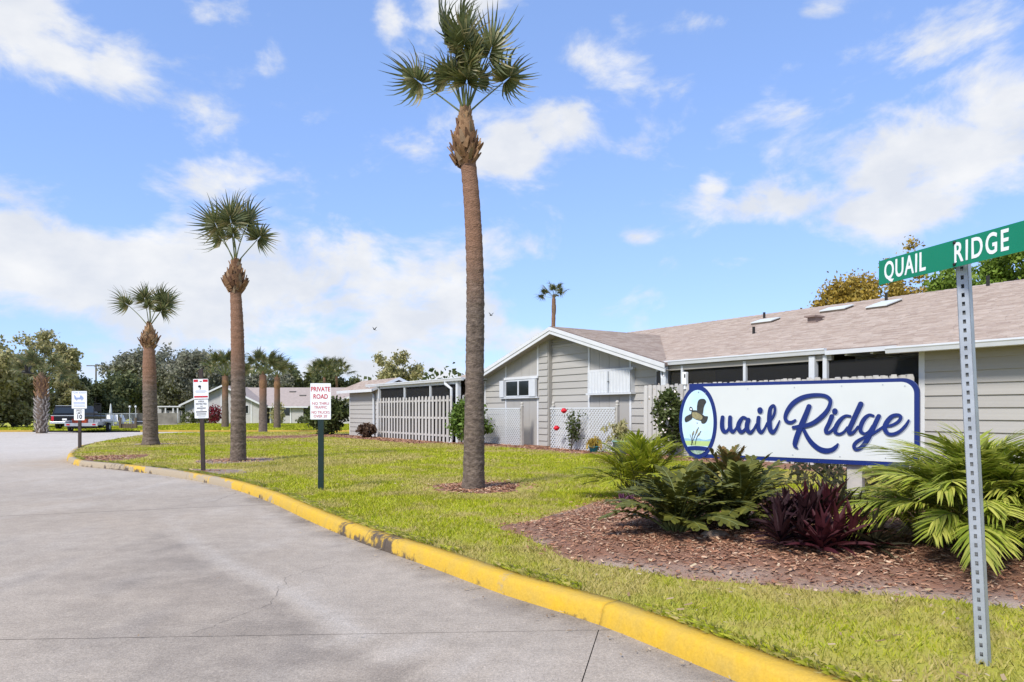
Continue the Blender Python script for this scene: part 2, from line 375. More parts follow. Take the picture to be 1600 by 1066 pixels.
# ground to the horizon
gx = np.array([-2500, -600, -200, -80, -30, 0, 30, 80, 200, 600, 2500.]); gy = np.array([-300, -40, 0, 20, 40, 60, 90, 130, 200, 500, 1500, 3000.])
X, Y = np.meshgrid(gx, gy); Zg = np.where(Y < 20, 0, -0.0044 * (np.minimum(Y, 130) - 20)) - 0.07
nx, ny = len(gx), len(gy)
idx = lambda i, j: i * nx + j
F = [(idx(i, j), idx(i, j + 1), idx(i + 1, j + 1), idx(i + 1, j)) for i in range(ny - 1) for j in range(nx - 1)]
tag(link('ground', npmesh('ground', np.stack([X, Y, Zg], -1).reshape(-1, 3), F), m_far), kind='structure')

def ruled(name, A, B, n, zf, mats, parent=None, attrf=None, pw=1.0, smooth=True):
    """sheet of straight rows from points A[i] to B[i], n columns"""
    A = np.asarray(A, float); B = np.asarray(B, float); t = (np.linspace(0, 1, n) ** pw)[None, :, None]
    P = A[:, None] * (1 - t) + B[:, None] * t; m = len(A)
    Z = zf(P); V = np.concatenate([P, Z[..., None]], -1).reshape(-1, 3)
    I = np.arange(m * n).reshape(m, n)
    Fc = np.stack([I[:-1, :-1], I[:-1, 1:], I[1:, 1:], I[1:, :-1]], -1).reshape(-1, 4)
    # face up
    a, b, c = V[Fc[0, 0]], V[Fc[0, 1]], V[Fc[0, 2]]
    if np.cross(b - a, c - a)[2] < 0: Fc = Fc[:, ::-1]
    me = npmesh(name, V, Fc, smooth, attrf(P) if attrf else None)
    return link(name, me, mats, parent)

# road: dirt bed with concrete slabs on it; the slabs are parted by open joints
road = MB()
road.add([(-60, -12, -.03), (6, -12, -.03), (6, 20, -.03), (-60, 20, -.03)], [(0, 1, 2, 3)])
road.add([(-60, 20.0, -.03), (8, 20.0, -.03), (8, 52.5, T(52.5) - .03), (-60, 52.5, T(52.5) - .03)], [(0, 1, 2, 3)])
road = tag(road.build('road', m_joint), kind='structure')
attr_mix(m_conc, 'pale', (.56, .51, .455)); attr_mix(m_conc, 'stain', (.205, .172, .142), ns=2.2, amp=.9, sharp=1.5); attr_mix(m_conc, 'rust', (.40, .30, .20)); speckle(m_conc, 6, .88, 1.10); speckle(m_conc, 45, .78, 1.20); speckle(m_conc, 110, .66, 1.30)
def road_attr(P):
    sh = P.shape[:2]; q = P.reshape(-1, 2); d, s = kerb_dist(q); n1 = fbm(q, .55, 1); n2 = fbm(q, 1.7, 5); n3 = fbm(q * [1, .35], 3.1, 9)
    # swept tyre path: a dark worn band 1.3 m off the kerb, sharp on the kerb side, fading towards the lane
    edge = 1.15 + .25 * (n1 - .5) + .055 * np.clip(s - 6, 0, 12)
    band = np.clip((d - edge) / .10, 0, 1) * np.exp(-np.clip(d - edge, 0, None) / 1.35)
    near = np.clip((s - 4.6) / 1.5, 0, 1) * np.clip((17 - s) / 6, 0, 1)
    st = .55 * band * near * (.55 + .75 * n2)
    st += .55 * np.clip((.42 - d) / .35, 0, 1) * (.35 + n2) * np.clip((22 - s) / 8, .25, 1)      # dirt against the kerb
    st += .38 * np.clip(n1 * .6 + n2 * .4 - .52, 0, 1) * 2.2 + .30 * np.clip(n3 - .55, 0, 1) * 2.5
    for cx, cy, rr_ in ((2.0, -3.0, 11.6), (2.0, -3.0, 13.2), (1.2, -2.0, 9.3)): st += .22 * np.exp(-((np.hypot(q[:, 0] - cx, q[:, 1] - cy) - rr_) / .16)**2) * n2     # faint tyre tracks
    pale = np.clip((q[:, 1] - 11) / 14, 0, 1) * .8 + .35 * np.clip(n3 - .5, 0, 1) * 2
    pale += .35 * np.clip(1 - np.abs(d - edge + .1) / .14, 0, 1) * near
    rust = .9 * np.exp(-((q[:, 0] + 11.6) / 2.2)**2 - ((q[:, 1] - 19.6) / 2.6)**2) * (.3 + n2) + .25 * np.clip(.5 - n1, 0, 1) * 2
    return {'stain': np.clip(st, 0, 1), 'pale': np.clip(pale, 0, 1), 'rust': np.clip(rust, 0, 1)}
zroad = lambda P: Tn(P[..., 1]) + .0
def rows(y0, y1, lx, ly0, ly1, m, xr=None):
    A = np.stack([np.full(m, lx), np.linspace(ly0, ly1, m)], 1); B = []
    for y in np.linspace(y0, y1, m):
        x = np.interp(y, KC[:KI, 1], KC[:KI, 0]); B.append((x + .12, y))
    return A, np.array(B)
KI = int(np.argmin(np.abs(KC[:, 0] + 12.3) + np.abs(KC[:, 1] - 19.5)))
g = .007
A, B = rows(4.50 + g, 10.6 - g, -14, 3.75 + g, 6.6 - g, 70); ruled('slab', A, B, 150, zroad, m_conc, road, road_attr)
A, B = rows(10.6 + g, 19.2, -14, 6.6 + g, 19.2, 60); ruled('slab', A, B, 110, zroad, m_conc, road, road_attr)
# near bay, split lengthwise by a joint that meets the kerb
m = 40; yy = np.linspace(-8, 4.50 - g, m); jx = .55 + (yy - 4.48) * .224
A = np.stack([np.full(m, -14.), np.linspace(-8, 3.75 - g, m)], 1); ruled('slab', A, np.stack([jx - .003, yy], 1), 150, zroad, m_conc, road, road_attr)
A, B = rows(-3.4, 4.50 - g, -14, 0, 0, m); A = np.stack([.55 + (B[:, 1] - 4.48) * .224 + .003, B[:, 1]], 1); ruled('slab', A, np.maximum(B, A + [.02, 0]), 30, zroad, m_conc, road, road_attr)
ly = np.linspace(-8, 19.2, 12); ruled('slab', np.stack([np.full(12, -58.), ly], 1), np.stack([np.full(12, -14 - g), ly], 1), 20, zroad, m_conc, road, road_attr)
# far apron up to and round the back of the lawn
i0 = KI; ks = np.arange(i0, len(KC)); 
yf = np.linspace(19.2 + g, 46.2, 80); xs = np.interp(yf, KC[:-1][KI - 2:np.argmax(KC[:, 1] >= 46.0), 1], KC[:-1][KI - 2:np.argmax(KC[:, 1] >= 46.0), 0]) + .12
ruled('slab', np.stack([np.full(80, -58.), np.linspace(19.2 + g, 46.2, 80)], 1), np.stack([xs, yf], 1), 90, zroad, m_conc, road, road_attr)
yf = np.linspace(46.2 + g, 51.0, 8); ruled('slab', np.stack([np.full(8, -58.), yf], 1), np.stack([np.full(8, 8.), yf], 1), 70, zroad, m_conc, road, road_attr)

# hairline cracks and oil drips on the slabs
def ribbon(pts, w, seed, name):
    r = np.random.default_rng(seed); Q = smooth_path2(pts, 14); d = np.gradient(Q, axis=0); d /= np.linalg.norm(d, axis=1)[:, None]; nn = np.stack([-d[:, 1], d[:, 0]], 1)
    Q = Q + nn * r.normal(0, .014, (len(Q), 1)); ww = w * r.uniform(.3, 1.2, (len(Q), 1)); A = Q + nn * ww; B = Q - nn * ww
    V = np.stack([np.concatenate([A, np.full((len(A), 1), .0035)], 1), np.concatenate([B, np.full((len(B), 1), .0035)], 1)], 1).reshape(-1, 3)
    me = npmesh(name, V, [(2 * i, 2 * i + 2, 2 * i + 3, 2 * i + 1) for i in range(len(Q) - 1)]); link(name, me, m_joint, road)
def smooth_path2(P, n):
    P = np.array(P, float); t = np.linspace(0, len(P) - 1, n * (len(P) - 1) + 1); return np.stack([np.interp(t, np.arange(len(P)), P[:, k]) for k in (0, 1)], 1)
ribbon([(-2.0, 4.42), (-1.75, 5.1), (-1.9, 5.9), (-1.6, 6.5)], .0014, 1, 'crack'); ribbon([(-5.2, 9.8), (-4.6, 10.9), (-4.7, 12.2)], .003, 3, 'crack')
# kerb: cast pieces with joints, painted yellow, worn to bare concrete further on
m_kerb = mat('kerb_yellow_paint', (.62, .375, .022), .7, .10, 5, 10, bump=.35, bscale=24, c2=(.50, .33, .06), mixw=1)
attr_mix(m_kerb, 'bare', (.36, .29, .20), ns=7, amp=1.2, sharp=6); attr_mix(m_kerb, 'dirt', (.10, .075, .055), ns=11, amp=1.3, sharp=4); speckle(m_kerb, 60, .9, 1.08)
PROF = [(0, -.04), (.012, .035), (.03, .10), (.045, .121), (.068, .131), (.10, .134), (.185, .134), (.185, -.04)]
kerb = empty('kerb', (0, 0, 0)); tag(kerb, kind='structure')
cut = [0]; s = 0
cuts = [0., 4.3]
while cuts[-1] < KS[-1] - 3: cuts.append(cuts[-1] + 2.9 + random.random() * .5)
cuts = [c for c in cuts if c < KS[np.argmax(KC[:, 1] > 31)]]
s44 = KS[np.argmin(np.hypot(KC[:, 0] - .567, KC[:, 1] - 4.6))]; cuts = [c + (s44 - 4.3) if i > 0 else c for i, c in enumerate(cuts)]
for a, b in zip(cuts[:-1], cuts[1:]):
    ss = np.linspace(a + .004, b - .004, max(4, int((b - a) / .035)))
    C = np.stack([np.interp(ss, KS, KC[:, k]) for k in (0, 1)], 1); Nn = np.stack([np.interp(ss, KS, KN[:, k]) for k in (0, 1)], 1)
    V = []; bare = []; dirt = []
    pr = np.array(PROF); wob = (fbm(np.stack([ss * 3, ss * 0], 1), 1.0, 3) - .5) * .010
    for i in range(len(ss)):
        for j, (o_, z_) in enumerate(PROF):
            p = C[i] + Nn[i] * (o_ + (wob[i] if 0 < j < 6 else 0)); V.append((p[0], p[1], T(p[1]) + z_ + (wob[i] * .5 if j > 1 else 0)))
    V = np.array(V); q = np.stack([ss.repeat(8), np.tile(np.arange(8) * .06, len(ss))], 1)
    n1 = fbm(q, 1.1, 21, 6); n2 = fbm(q * [1, 2], 4.5, 31, 5); sv_ = q[:, 0]
    far = np.clip((sv_ - 13.5) / 10, 0, 1.0)
    blot = np.exp(-((sv_ - 11.9) / .55)**2) + np.exp(-((sv_ - 12.9) / .25)**2) * .7 + .8 * np.exp(-((sv_ - 24.2) / 1.3)**2)
    bare = np.clip((n1 - (.74 - .47 * far)) * 3, 0, .9) + .08
    dirt = np.clip(blot * .55, 0, .55) * (.4 + n1) + .04 + np.clip((n2 - .74) * 3, 0, .2) + (np.tile(np.arange(8), len(ss)) < 1) * .5 + 0 + (np.tile(np.arange(8), len(ss)) == 1) * np.clip((n2 - .50) * 2.5, 0, .5)
    I = np.arange(len(V)).reshape(-1, 8); Fc = np.stack([I[:-1, :-1], I[1:, :-1], I[1:, 1:], I[:-1, 1:]], -1).reshape(-1, 4)
    Fc = np.concatenate([Fc, [[I[0, k] for k in (0, 1, 2, 3)], [I[0, k] for k in (0, 3, 4, 5)], [I[0, k] for k in (0, 5, 6, 7)]], [[I[-1, k] for k in (3, 2, 1, 0)], [I[-1, k] for k in (5, 4, 3, 0)], [I[-1, k] for k in (7, 6, 5, 0)]]])
    link('kerb_stone', npmesh('kerb_stone', V, Fc, False, {'bare': bare, 'dirt': np.clip(dirt, 0, 1)}), m_kerb, kerb)

# lawn sheet behind the kerb
def lawn_z(P):
    z = Tn(P[..., 1]) + LZ + (fbm(P, .35, 40) - .5) * .05
    return z
KB = KC + KN * .18
t_ = np.linspace(0, 1, len(KB)); ry = np.interp(KC[:, 1], [-4, 5, 19.5, 46.6], [-9, -2, 22, 46.9])
ry = np.maximum.accumulate(ry + np.arange(len(ry)) * 1e-3)
BB = np.stack([np.full(len(KB), 45.), ry], 1)
def lawn_edge_z(P):
    z = lawn_z(P); z[:, 0] = Tn(P[:, 0, 1]) + .118; return z
tag(ruled('lawn', KB, BB, 110, lawn_edge_z, m_lawn, pw=1.6), kind='structure')
def lz(x, y): return float(lawn_z(np.array([[x, y]], float))[0])

# mulch bed (a low mound under the entrance sign)
BED = catmull([(-.10, 7.75), (.10, 6.95), (.82, 5.72), (1.4, 5.25), (2.03, 4.98), (3.3, 4.55), (4.6, 4.25), (6.6, 4.3), (8.3, 5.4), (8.4, 7.4), (6.8, 9.3), (4.6, 10.6), (2.9, 11.0), (1.75, 10.6), (1.25, 9.8), (.55, 8.9), (-.10, 7.75)], .2)[:-1]
BEDC = np.array([4.0, 7.4])
def inside(P, poly):
    x, y = P[:, 0], P[:, 1]; c = np.zeros(len(P), bool); j = len(poly) - 1
    for i in range(len(poly)):
        xi, yi = poly[i]; xj, yj = poly[j]
        m_ = ((yi > y) != (yj > y)); c ^= m_ & (x < (xj - xi) * (y - yi) / (yj - yi + 1e-12) + xi); j = i
    return c
def edge_d(P, poly):
    out = np.full(len(P), 1e9)
    for i in range(len(poly)):
        a = poly[i]; b = poly[(i + 1) % len(poly)]; ab = b - a
        t = np.clip(((P - a) @ ab) / (ab @ ab), 0, 1); out = np.minimum(out, np.linalg.norm(P - a - t[:, None] * ab, axis=1))
    return out
BEDN = np.array([c + (c - BEDC) / np.linalg.norm(c - BEDC) * ((smooth_noise(c[None], 1.9, 3)[0] - .5) * .28) for c in BED])
rings = np.linspace(0, 1, 36) ** .8
V = []
for r_ in rings:
    for c in BEDN: V.append(BEDC + (c - BEDC) * r_)
P = np.array(V); e = edge_d(P, BEDN)
def bed_z(P): 
    P = np.asarray(P, float).reshape(-1, 2); e = edge_d(P, BEDN)
    return lawn_z(P) + .012 + .16 * (1 - np.exp(-e / .9)) + (fbm(P, 2.2, 60) - .5) * .05 * np.clip(e / .3, 0, 1)
Z = bed_z(P); Z[-len(BEDN):] = lawn_z(P[-len(BEDN):]) - .01
nb = len(BEDN); I = np.arange(len(V)).reshape(-1, nb); In = np.roll(I, -1, 1)
Fc = np.stack([I[:-1], I[1:], In[1:], In[:-1]], -1).reshape(-1, 4)
sandy = np.clip(1.25 - e / .30, 0, 1) * np.clip(fbm(P, 1.6, 70) * 2.6 - .95, 0, 1)
attr_mix(m_mulch, 'sand', (.44, .37, .31))
tag(link('mulch_bed', npmesh('mulch_bed', np.concatenate([P, Z[:, None]], 1), Fc, True, {'sand': sandy}), m_mulch), kind='structure')
def bz(x, y): return float(bed_z([(x, y)])[0])

# bare patches round the palms and posts
PATCH = []
def patch(px, py, rx, ry, m, chips, name):
    x, y = G(px, py, LZ); PATCH.append((x, y, rx, ry)); n = 48; V = [(x, y)]
    for k in range(1, 7):
        for j in range(n):
            t = 2 * math.pi * j / n; w = 1 + .30 * (smooth_noise(np.array([[math.cos(t) * 2 + x, math.sin(t) * 2 + y]]), 1.3, 8)[0] - .5) * 2
            V.append((x + rx * w * k / 6 * math.cos(t), y + ry * w * k / 6 * math.sin(t)))
    P = np.array(V); d_, s_ = kerb_dist(P); i_ = np.searchsorted(KS, s_).clip(0, len(KC) - 1); sd = ((P - KC[i_]) * KN[i_]).sum(1); P = P + KN[i_] * np.clip(.21 - sd, 0, None)[:, None]
    Z = lawn_z(P) + .010; Z[-n:] -= .02
    F3 = [(0, 1 + j, 1 + (j + 1) % n, 1 + (j + 1) % n) for j in range(n)]
    me = bpy.data.meshes.new(name); F_ = [(0, 1 + j, 1 + (j + 1) % n) for j in range(n)]
    for k in range(5):
        for j in range(n): a = 1 + k * n + j; b = 1 + k * n + (j + 1) % n; F_.append((a, a + n, b + n, b))
    me.from_pydata([(*p, z) for p, z in zip(P, Z)], [], F_); me.update()
    tag(link(name, me, m), kind='structure')
patch(748, 763, .85, 1.0, m_mulch, 1, 'mulch_ring')
patch(365, 720, 1.05, 1.1, m_sand, 1, 'sandy_ring')
patch(300, 737, 1.2, .95, m_sand, 1, 'sandy_patch')
patch(150, 717, 1.1, 1.9, m_mulch, 1, 'mulch_corner')
patch(428, 683, 2.3, 3.0, m_mulch, 1, 'mulch_ring')
patch(240, 694, .9, .9, m_sand, 0, 'sandy_ring')

def patch_mask(P):
    k = np.zeros(len(P))
    for x, y, rx, ry in PATCH:
        q = np.hypot((P[:, 0] - x) / rx, (P[:, 1] - y) / ry); k = np.maximum(k, np.clip(1.35 - q, 0, 1) * 2.2)
    return np.clip(k, 0, 1)

# house frame: origin at the right corner of the gable wall, x to the right along the front, y into the house
HO = np.array([4.63, 21.24]); HRZ = -math.radians(56.42)
ux = np.array([math.cos(HRZ), math.sin(HRZ)]); uy = np.array([-ux[1], ux[0]])
def H(x, y): return HO + ux * x + uy * y
def hloc(P): d = P - HO; return d @ ux, d @ uy

# strip of mulch along the house front
A = [H(x, -2.3 + .25 * math.sin(x * 1.3) - (1.1 if x < -10.2 else 0)) for x in np.linspace(-25, 9, 60)]; B = [H(x, .6) for x in np.linspace(-25, 9, 60)]
tag(ruled('mulch_strip', A, B, 8, lambda P: lawn_z(P) + .012, m_mulch), kind='structure')

def patch_mask2(P):
    k = np.zeros(len(P))
    for x, y, rx, ry in PATCH: k = np.maximum(k, np.clip(2.0 - np.hypot((P[:, 0] - x) / rx, (P[:, 1] - y) / ry), 0, 1))
    return k
# grass blades
def blades(n, x0, x1, y0, y1, h, w, seed, keep=None, wy=None):
    r = np.random.default_rng(seed); P = np.stack([r.uniform(x0, x1, n), r.uniform(y0, y1, n)], 1)
    # only where the lawn is: behind the kerb, outside bed and house
    ok = (np.abs(P[:, 0] / np.maximum(P[:, 1], .5)) < .86) | (P[:, 1] < 3)
    P = P[ok]; xk = np.interp(P[:, 1], KC[:KI, 1], KC[:KI, 0]); d, s = kerb_dist(P)
    i = np.searchsorted(KS, s).clip(0, len(KC) - 1); side = ((P - KC[i]) * KN[i]).sum(1)
    e = edge_d(P, BEDN[::2]); ib = inside(P, BEDN)
    hx, hy = hloc(P); front = np.where(hx < -10.2, -3.3, -2.2)
    inh = (hx > -26) & (hy > front)
    pm = patch_mask(P); thin = fbm(P, .8, 90); u = r.random(len(P))
    ok = (side > .20 - .05 * u) & ((~ib) | ((e < .10) & (u < .25))) & (~inh) & (u > pm * .96) & (u < .42 + 1.1 * thin)
    P = P[ok]; thin = thin[ok]; n = len(P)
    a = r.uniform(0, 2 * math.pi, n); hh = h * r.uniform(.55, 1.25, n) * (.75 + .5 * thin); lean = r.uniform(.15, 1.0, n) * hh
    ww = w * r.uniform(.6, 1.3, n); z = lawn_z(P) - .005
    dx, dy = np.cos(a), np.sin(a); b = r.uniform(0, 2 * math.pi, n); lx, ly = np.cos(b) * lean, np.sin(b) * lean
    v0 = np.stack([P[:, 0] - dx * ww, P[:, 1] - dy * ww, z], 1); v1 = np.stack([P[:, 0] + dx * ww, P[:, 1] + dy * ww, z], 1)
    v2 = np.stack([P[:, 0] + lx * .4 + dx * ww * .8, P[:, 1] + ly * .4 + dy * ww * .8, z + hh * .6], 1)
    v3 = np.stack([P[:, 0] + lx, P[:, 1] + ly, z + hh], 1)
    V = np.stack([v0, v1, v2, v3], 1).reshape(-1, 3)
    big = fbm(P, .22, 140, 4); dry = np.clip((big - .51) * 4.5, 0, .75) * np.clip((P[:, 1] - 5) / 4, .35, 1) + np.clip((fbm(P, 1.6, 150) - .50) * 3.4, 0, .7) + np.clip((fbm(P, 5.0, 151) - .55) * 3, 0, .4) + np.clip(patch_mask2(P), 0, 1) * .7 + np.exp(-edge_d(P, BEDN[::3]) / .25) * .3 + np.clip(.55 - (side[ok] - .2) / .5, 0, .5) * fbm(P, .9, 155)
    return np.concatenate([V, np.repeat(np.clip(dry, 0, 1), 4)[:, None]], 1)
VS = [blades(75000, -1.0, 5.2, 2.2, 6.6, .042, .0042, 1), blades(115000, -4.5, 8, 6.4, 11, .048, .006, 2), blades(120000, -9, 10, 10.8, 17, .05, .009, 3),
      blades(120000, -15, 12, 16.8, 27, .055, .016, 4), blades(70000, -22, 6, 26.8, 46, .06, .03, 5)]
r = np.random.default_rng(55); n = 16000; si = r.uniform(0, KS[KI], n) ** 1.0; C = np.stack([np.interp(si, KS, KC[:, k]) for k in (0, 1)], 1); Nn = np.stack([np.interp(si, KS, KN[:, k]) for k in (0, 1)], 1)
keep = fbm(C, 1.3, 160) > .40; C, Nn = C[keep], Nn[keep]; n = len(C); off = r.uniform(.185, .30, (n, 1)); P = C + Nn * off; rag = fbm(C, 2.1, 161)[:, None]; L = r.uniform(.02, .10, (n, 1)) * (rag + .3); w = r.uniform(.003, .006, (n, 1)) * np.clip(P[:, 1:] / 6, 1, 2.5); tang = np.stack([-Nn[:, 1], Nn[:, 0]], 1)
z = (Tn(P[:, 1]) + .118)[:, None]; tipx = P - Nn * L + tang * r.normal(0, .03, (n, 1)); hh = r.uniform(.02, .05, (n, 1))
V = np.stack([np.concatenate([P - tang * w, z], 1), np.concatenate([P + tang * w, z], 1), np.concatenate([(P + tipx) / 2 + tang * w * .8, z + hh], 1), np.concatenate([tipx, z + hh * .75 + .012], 1)], 1).reshape(-1, 3)
VS.append(np.concatenate([V, np.repeat(np.clip(r.normal(.35, .3, n), 0, 1), 4)[:, None]], 1))          # ragged edge leaning over the kerb
V = np.concatenate(VS); F = np.arange(len(V)).reshape(-1, 4)
tag(link('grass', npmesh('grass', V[:, :3], F, False, {'dry': V[:, 3]}), m_grass), 'short yellow green lawn grass behind the yellow kerb', 'grass', kind='stuff')

# wood chips on the beds
def chips(n, P, zf, smin, smax, seed):
    r = np.random.default_rng(seed); n = len(P); a = r.uniform(0, 2 * math.pi, n); L = r.uniform(smin, smax, n); w = L * r.uniform(.18, .45, n)
    z = zf(P) + r.uniform(.0, .014, n); t = r.uniform(-.35, .35, n); t2 = r.uniform(-.5, .5, n)
    dx, dy = np.cos(a), np.sin(a)
    def c(sx, sy): return np.stack([P[:, 0] + dx * L * sx - dy * w * sy, P[:, 1] + dy * L * sx + dx * w * sy, z + sx * L * t + sy * w * t2 + .006], 1)
    return np.stack([c(-.5, -.5), c(.5, -.4), c(.45, .5), c(-.5, .4)], 1).reshape(-1, 3)
r = np.random.default_rng(11)
P = np.stack([r.uniform(-.4, 8.5, 110000), r.uniform(4.1, 11.1, 110000)], 1); e = edge_d(P, BEDN[::2]); ib = inside(P, BEDN)
P = P[(ib & (r.random(len(P)) < .25 + e)) | ((e < .22) & (r.random(len(P)) < .06))]
V = [chips(0, P, bed_z, .012, .055, 1)]
for (x, y, rx, ry), n in zip(PATCH, (2600, 900, 300, 1600, 1200, 150)):
    q = r.normal(0, .42, (n, 2)) * [rx, ry] + [x, y]; d, s = kerb_dist(q); i = np.searchsorted(KS, s).clip(0, len(KC) - 1); q = q[((q - KC[i]) * KN[i]).sum(1) > .22]; V.append(chips(0, q, lambda P: lawn_z(P) + .012, .02, .08, 2))
hx = r.uniform(-25, 3, 5000); hy = r.uniform(-2.3, -.5, 5000) - (hx < -10.2) * 1.1
V.append(chips(0, HO + hx[:, None] * ux + hy[:, None] * uy, lambda P: lawn_z(P) + .015, .04, .12, 3))
V = np.concatenate(V); tag(link('wood_chips', npmesh('wood_chips', V, np.arange(len(V)).reshape(-1, 4)), m_chip), 'red brown wood chips covering the mulch beds', 'mulch', kind='stuff')
# fallen leaves
P = np.concatenate([np.stack([r.uniform(.3, 3.6, 150), r.uniform(2.8, 5.6, 150)], 1), np.stack([r.uniform(-4, 4, 150), r.uniform(5.5, 14, 150)], 1), np.stack([r.uniform(-10, 2, 130), r.uniform(12, 24, 130)], 1)])
d, s = kerb_dist(P); i = np.searchsorted(KS, s).clip(0, len(KC) - 1); side = ((P - KC[i]) * KN[i]).sum(1); P = P[side > .25]
k = np.random.default_rng(3); kk = k.integers(8, len(KC[:KI]), 900); PR = KC[kk] - KN[kk] * np.abs(k.normal(.02, .13, 900))[:, None]
PR = np.concatenate([PR, np.stack([k.uniform(-4, 0, 30), k.uniform(3.6, 11, 30)], 1)])
V = np.concatenate([chips(0, P, lambda P: np.where(inside(P, BEDN), bed_z(P), lawn_z(P)) + .032, .02, .055, 4), chips(0, PR, lambda P: Tn(P[:, 1]) + .006, .006, .03, 5)])
tag(link('fallen_leaves', npmesh('fallen_leaves', V, np.arange(len(V)).reshape(-1, 4)), m_dryleaf), 'dry brown leaves scattered over lawn and road edge', 'leaves', kind='stuff')
# ------------------------------------------------------------------ the grey house
GZ = 0.0
house = empty('house', (HO[0], HO[1], 0), HRZ, 'long grey sided single storey house with brown shingle roof behind the entrance sign', 'house')
def clip_poly(poly, f):
    """keeps the part of a polygon where f(p) >= 0 (f linear)"""
    out = []
    for i in range(len(poly)):
        a, b = poly[i], poly[(i + 1) % len(poly)]; fa, fb = f(a), f(b)
        if fa >= 0: out.append(a)
        if (fa >= 0) != (fb >= 0): t = fa / (fa - fb); out.append((a[0] + (b[0] - a[0]) * t, a[1] + (b[1] - a[1]) * t))
    return out
AX, AZ, SL = -5.0, 4.40, .29
roofline = lambda x: AZ - SL * abs(x - AX) - .06
def under_roof(poly):
    p = clip_poly(poly, lambda q: AZ - .06 - SL * (q[0] - AX) - q[1])
    return clip_poly(p, lambda q: AZ - .06 + SL * (q[0] - AX) - q[1]) if p else p
unit_plank = MB().add([(0, 0, 0), (1, 0, 0), (1, 0, 1), (0, 0, 1), (0, -.036, 0), (1, -.036, 0), (1, -.004, 1), (0, -.004, 1)],
                      [(4, 5, 6, 7), (0, 1, 5, 4), (1, 2, 6, 5), (3, 0, 4, 7), (2, 3, 7, 6)]).mesh('siding_plank')
unit_plank.materials.append(m_siding)
def siding(wall, x0, x1, z0, z1, y, pitch=.24, clip=False):
    z = z0
    while z < z1 - .02:
        zt = min(z + pitch + .012, z1 + .012)
        if clip:
            poly = under_roof([(x0, z), (x1, z), (x1, zt), (x0, zt)])
            if len(poly) >= 3:
                d = lambda q: -.004 - .032 * (zt - q[1]) / (pitch + .012)
                n = len(poly); V = [(p[0], y + d(p), p[1]) for p in poly] + [(p[0], y, p[1]) for p in poly]
                F = [tuple(range(n))] + [(i, i + n, (i + 1) % n + n, (i + 1) % n) for i in range(n)]
                MB().add(V, F).build('siding_plank', m_siding, wall)
        else:
            o = bpy.data.objects.new('siding_plank', unit_plank); col.objects.link(o); o.parent = wall
            o.location = (x0, y, z); o.scale = (x1 - x0, 1, zt - z)
        z += pitch
def wallprism(name, poly, y0, y1, m, parent): return MB().prism(poly, y0, y1).build(name, m, parent)
def bz_panel(wall, x0, x1, z0, z1, y, nb, clip=False):
    """plywood panel with vertical grooves: separate boards"""
    w = (x1 - x0) / nb
    for k in range(nb):
        poly = [(x0 + k * w + .006, z0), (x0 + (k + 1) * w - .006, z0), (x0 + (k + 1) * w - .006, z1), (x0 + k * w + .006, z1)]
        if clip: poly = under_roof(poly)
        if len(poly) >= 3: MB().prism(poly, y - .012, y).build('vertical_board', m_batten, wall)

# gable wall: left half stands 0.35 m proud
wl = wallprism('gable_wall', [(-10.15, GZ), (-5.70, GZ), (-5.70, roofline(-5.70)), (-10.15, roofline(-10.15))], -.18, -.02, m_soff, house)
wr = wallprism('gable_wall', [(-9.9, GZ), (-.30, GZ), (-.30, roofline(-.30)), (AX, roofline(AX)), (-9.9, roofline(-9.9))], -.002, .20, m_soff, house)
box('pilaster_side', (-5.70, -.182, GZ), (-5.66, .0, 4.05), m_soff, wl)
siding(wl, -10.04, -8.56, GZ + .05, 4.2, -.182, clip=True)
bz_panel(wl, -8.46, -6.37, GZ + .05, 4.4, -.182, 4, clip=True)
siding(wl, -6.26, -5.71, GZ + .05, 4.25, -.182, clip=True)
siding(wr, -5.65, -3.61, GZ + .05, 3.72, -.004, clip=True)
bz_panel(wr, -3.50, -1.55, GZ + .05, 4.2, -.004, 4, clip=True)
siding(wr, -1.44, -.36, GZ + .05, 4.2, -.004, clip=True)
def strip(x0, x1, z0, z1, y, name='trim_board', m=None, t=.03, parent=house):
    return box(name, (x0, y - t, z0), (x1, y, z1), m or m_white, parent)
for x0, x1, y in ((-10.17, -10.05, -.182), (-8.55, -8.47, -.182), (-6.36, -6.27, -.182), (-3.60, -3.51, -.004), (-1.54, -1.45, -.004)):
    zt = min(roofline(x0), roofline(x1)) + .02
    if x0 in (-8.55, -6.36): strip(x0, x1, GZ + .03, 1.93, y); strip(x0, x1, 2.62, zt, y)
    elif x0 in (-3.60, -1.54): strip(x0, x1, GZ + .03, 1.94, y); strip(x0, x1, 2.78, zt, y)
    else: strip(x0, x1, GZ + .03, zt, y)
strip(-.37, -.26, GZ + .03, roofline(-.26) + .02, -.004)
# louvred vent in the gable peak
vent = wallprism('gable_vent', under_roof([(-7.2, 3.80), (-3.0, 3.80), (-3.0, 5), (-7.2, 5)]), -.012, -.006, m_soff, house)
strip(-6.4, -3.15, 3.71, 3.79, -.006, 'vent_trim', m_siding, .035)
for k in range(4):
    z = 3.84 + k * .11; hw = (AZ - .12 - z) / SL
    if hw > .2: MB().add([(AX - hw, -.05, z), (AX + hw, -.05, z), (AX + hw - .2, -.012, z + .07), (AX - hw + .2, -.012, z + .07), (AX - hw, -.04, z - .012), (AX + hw, -.04, z - .012)], [(0, 1, 2, 3), (4, 5, 1, 0)]).build('louvre', m_soff, vent)
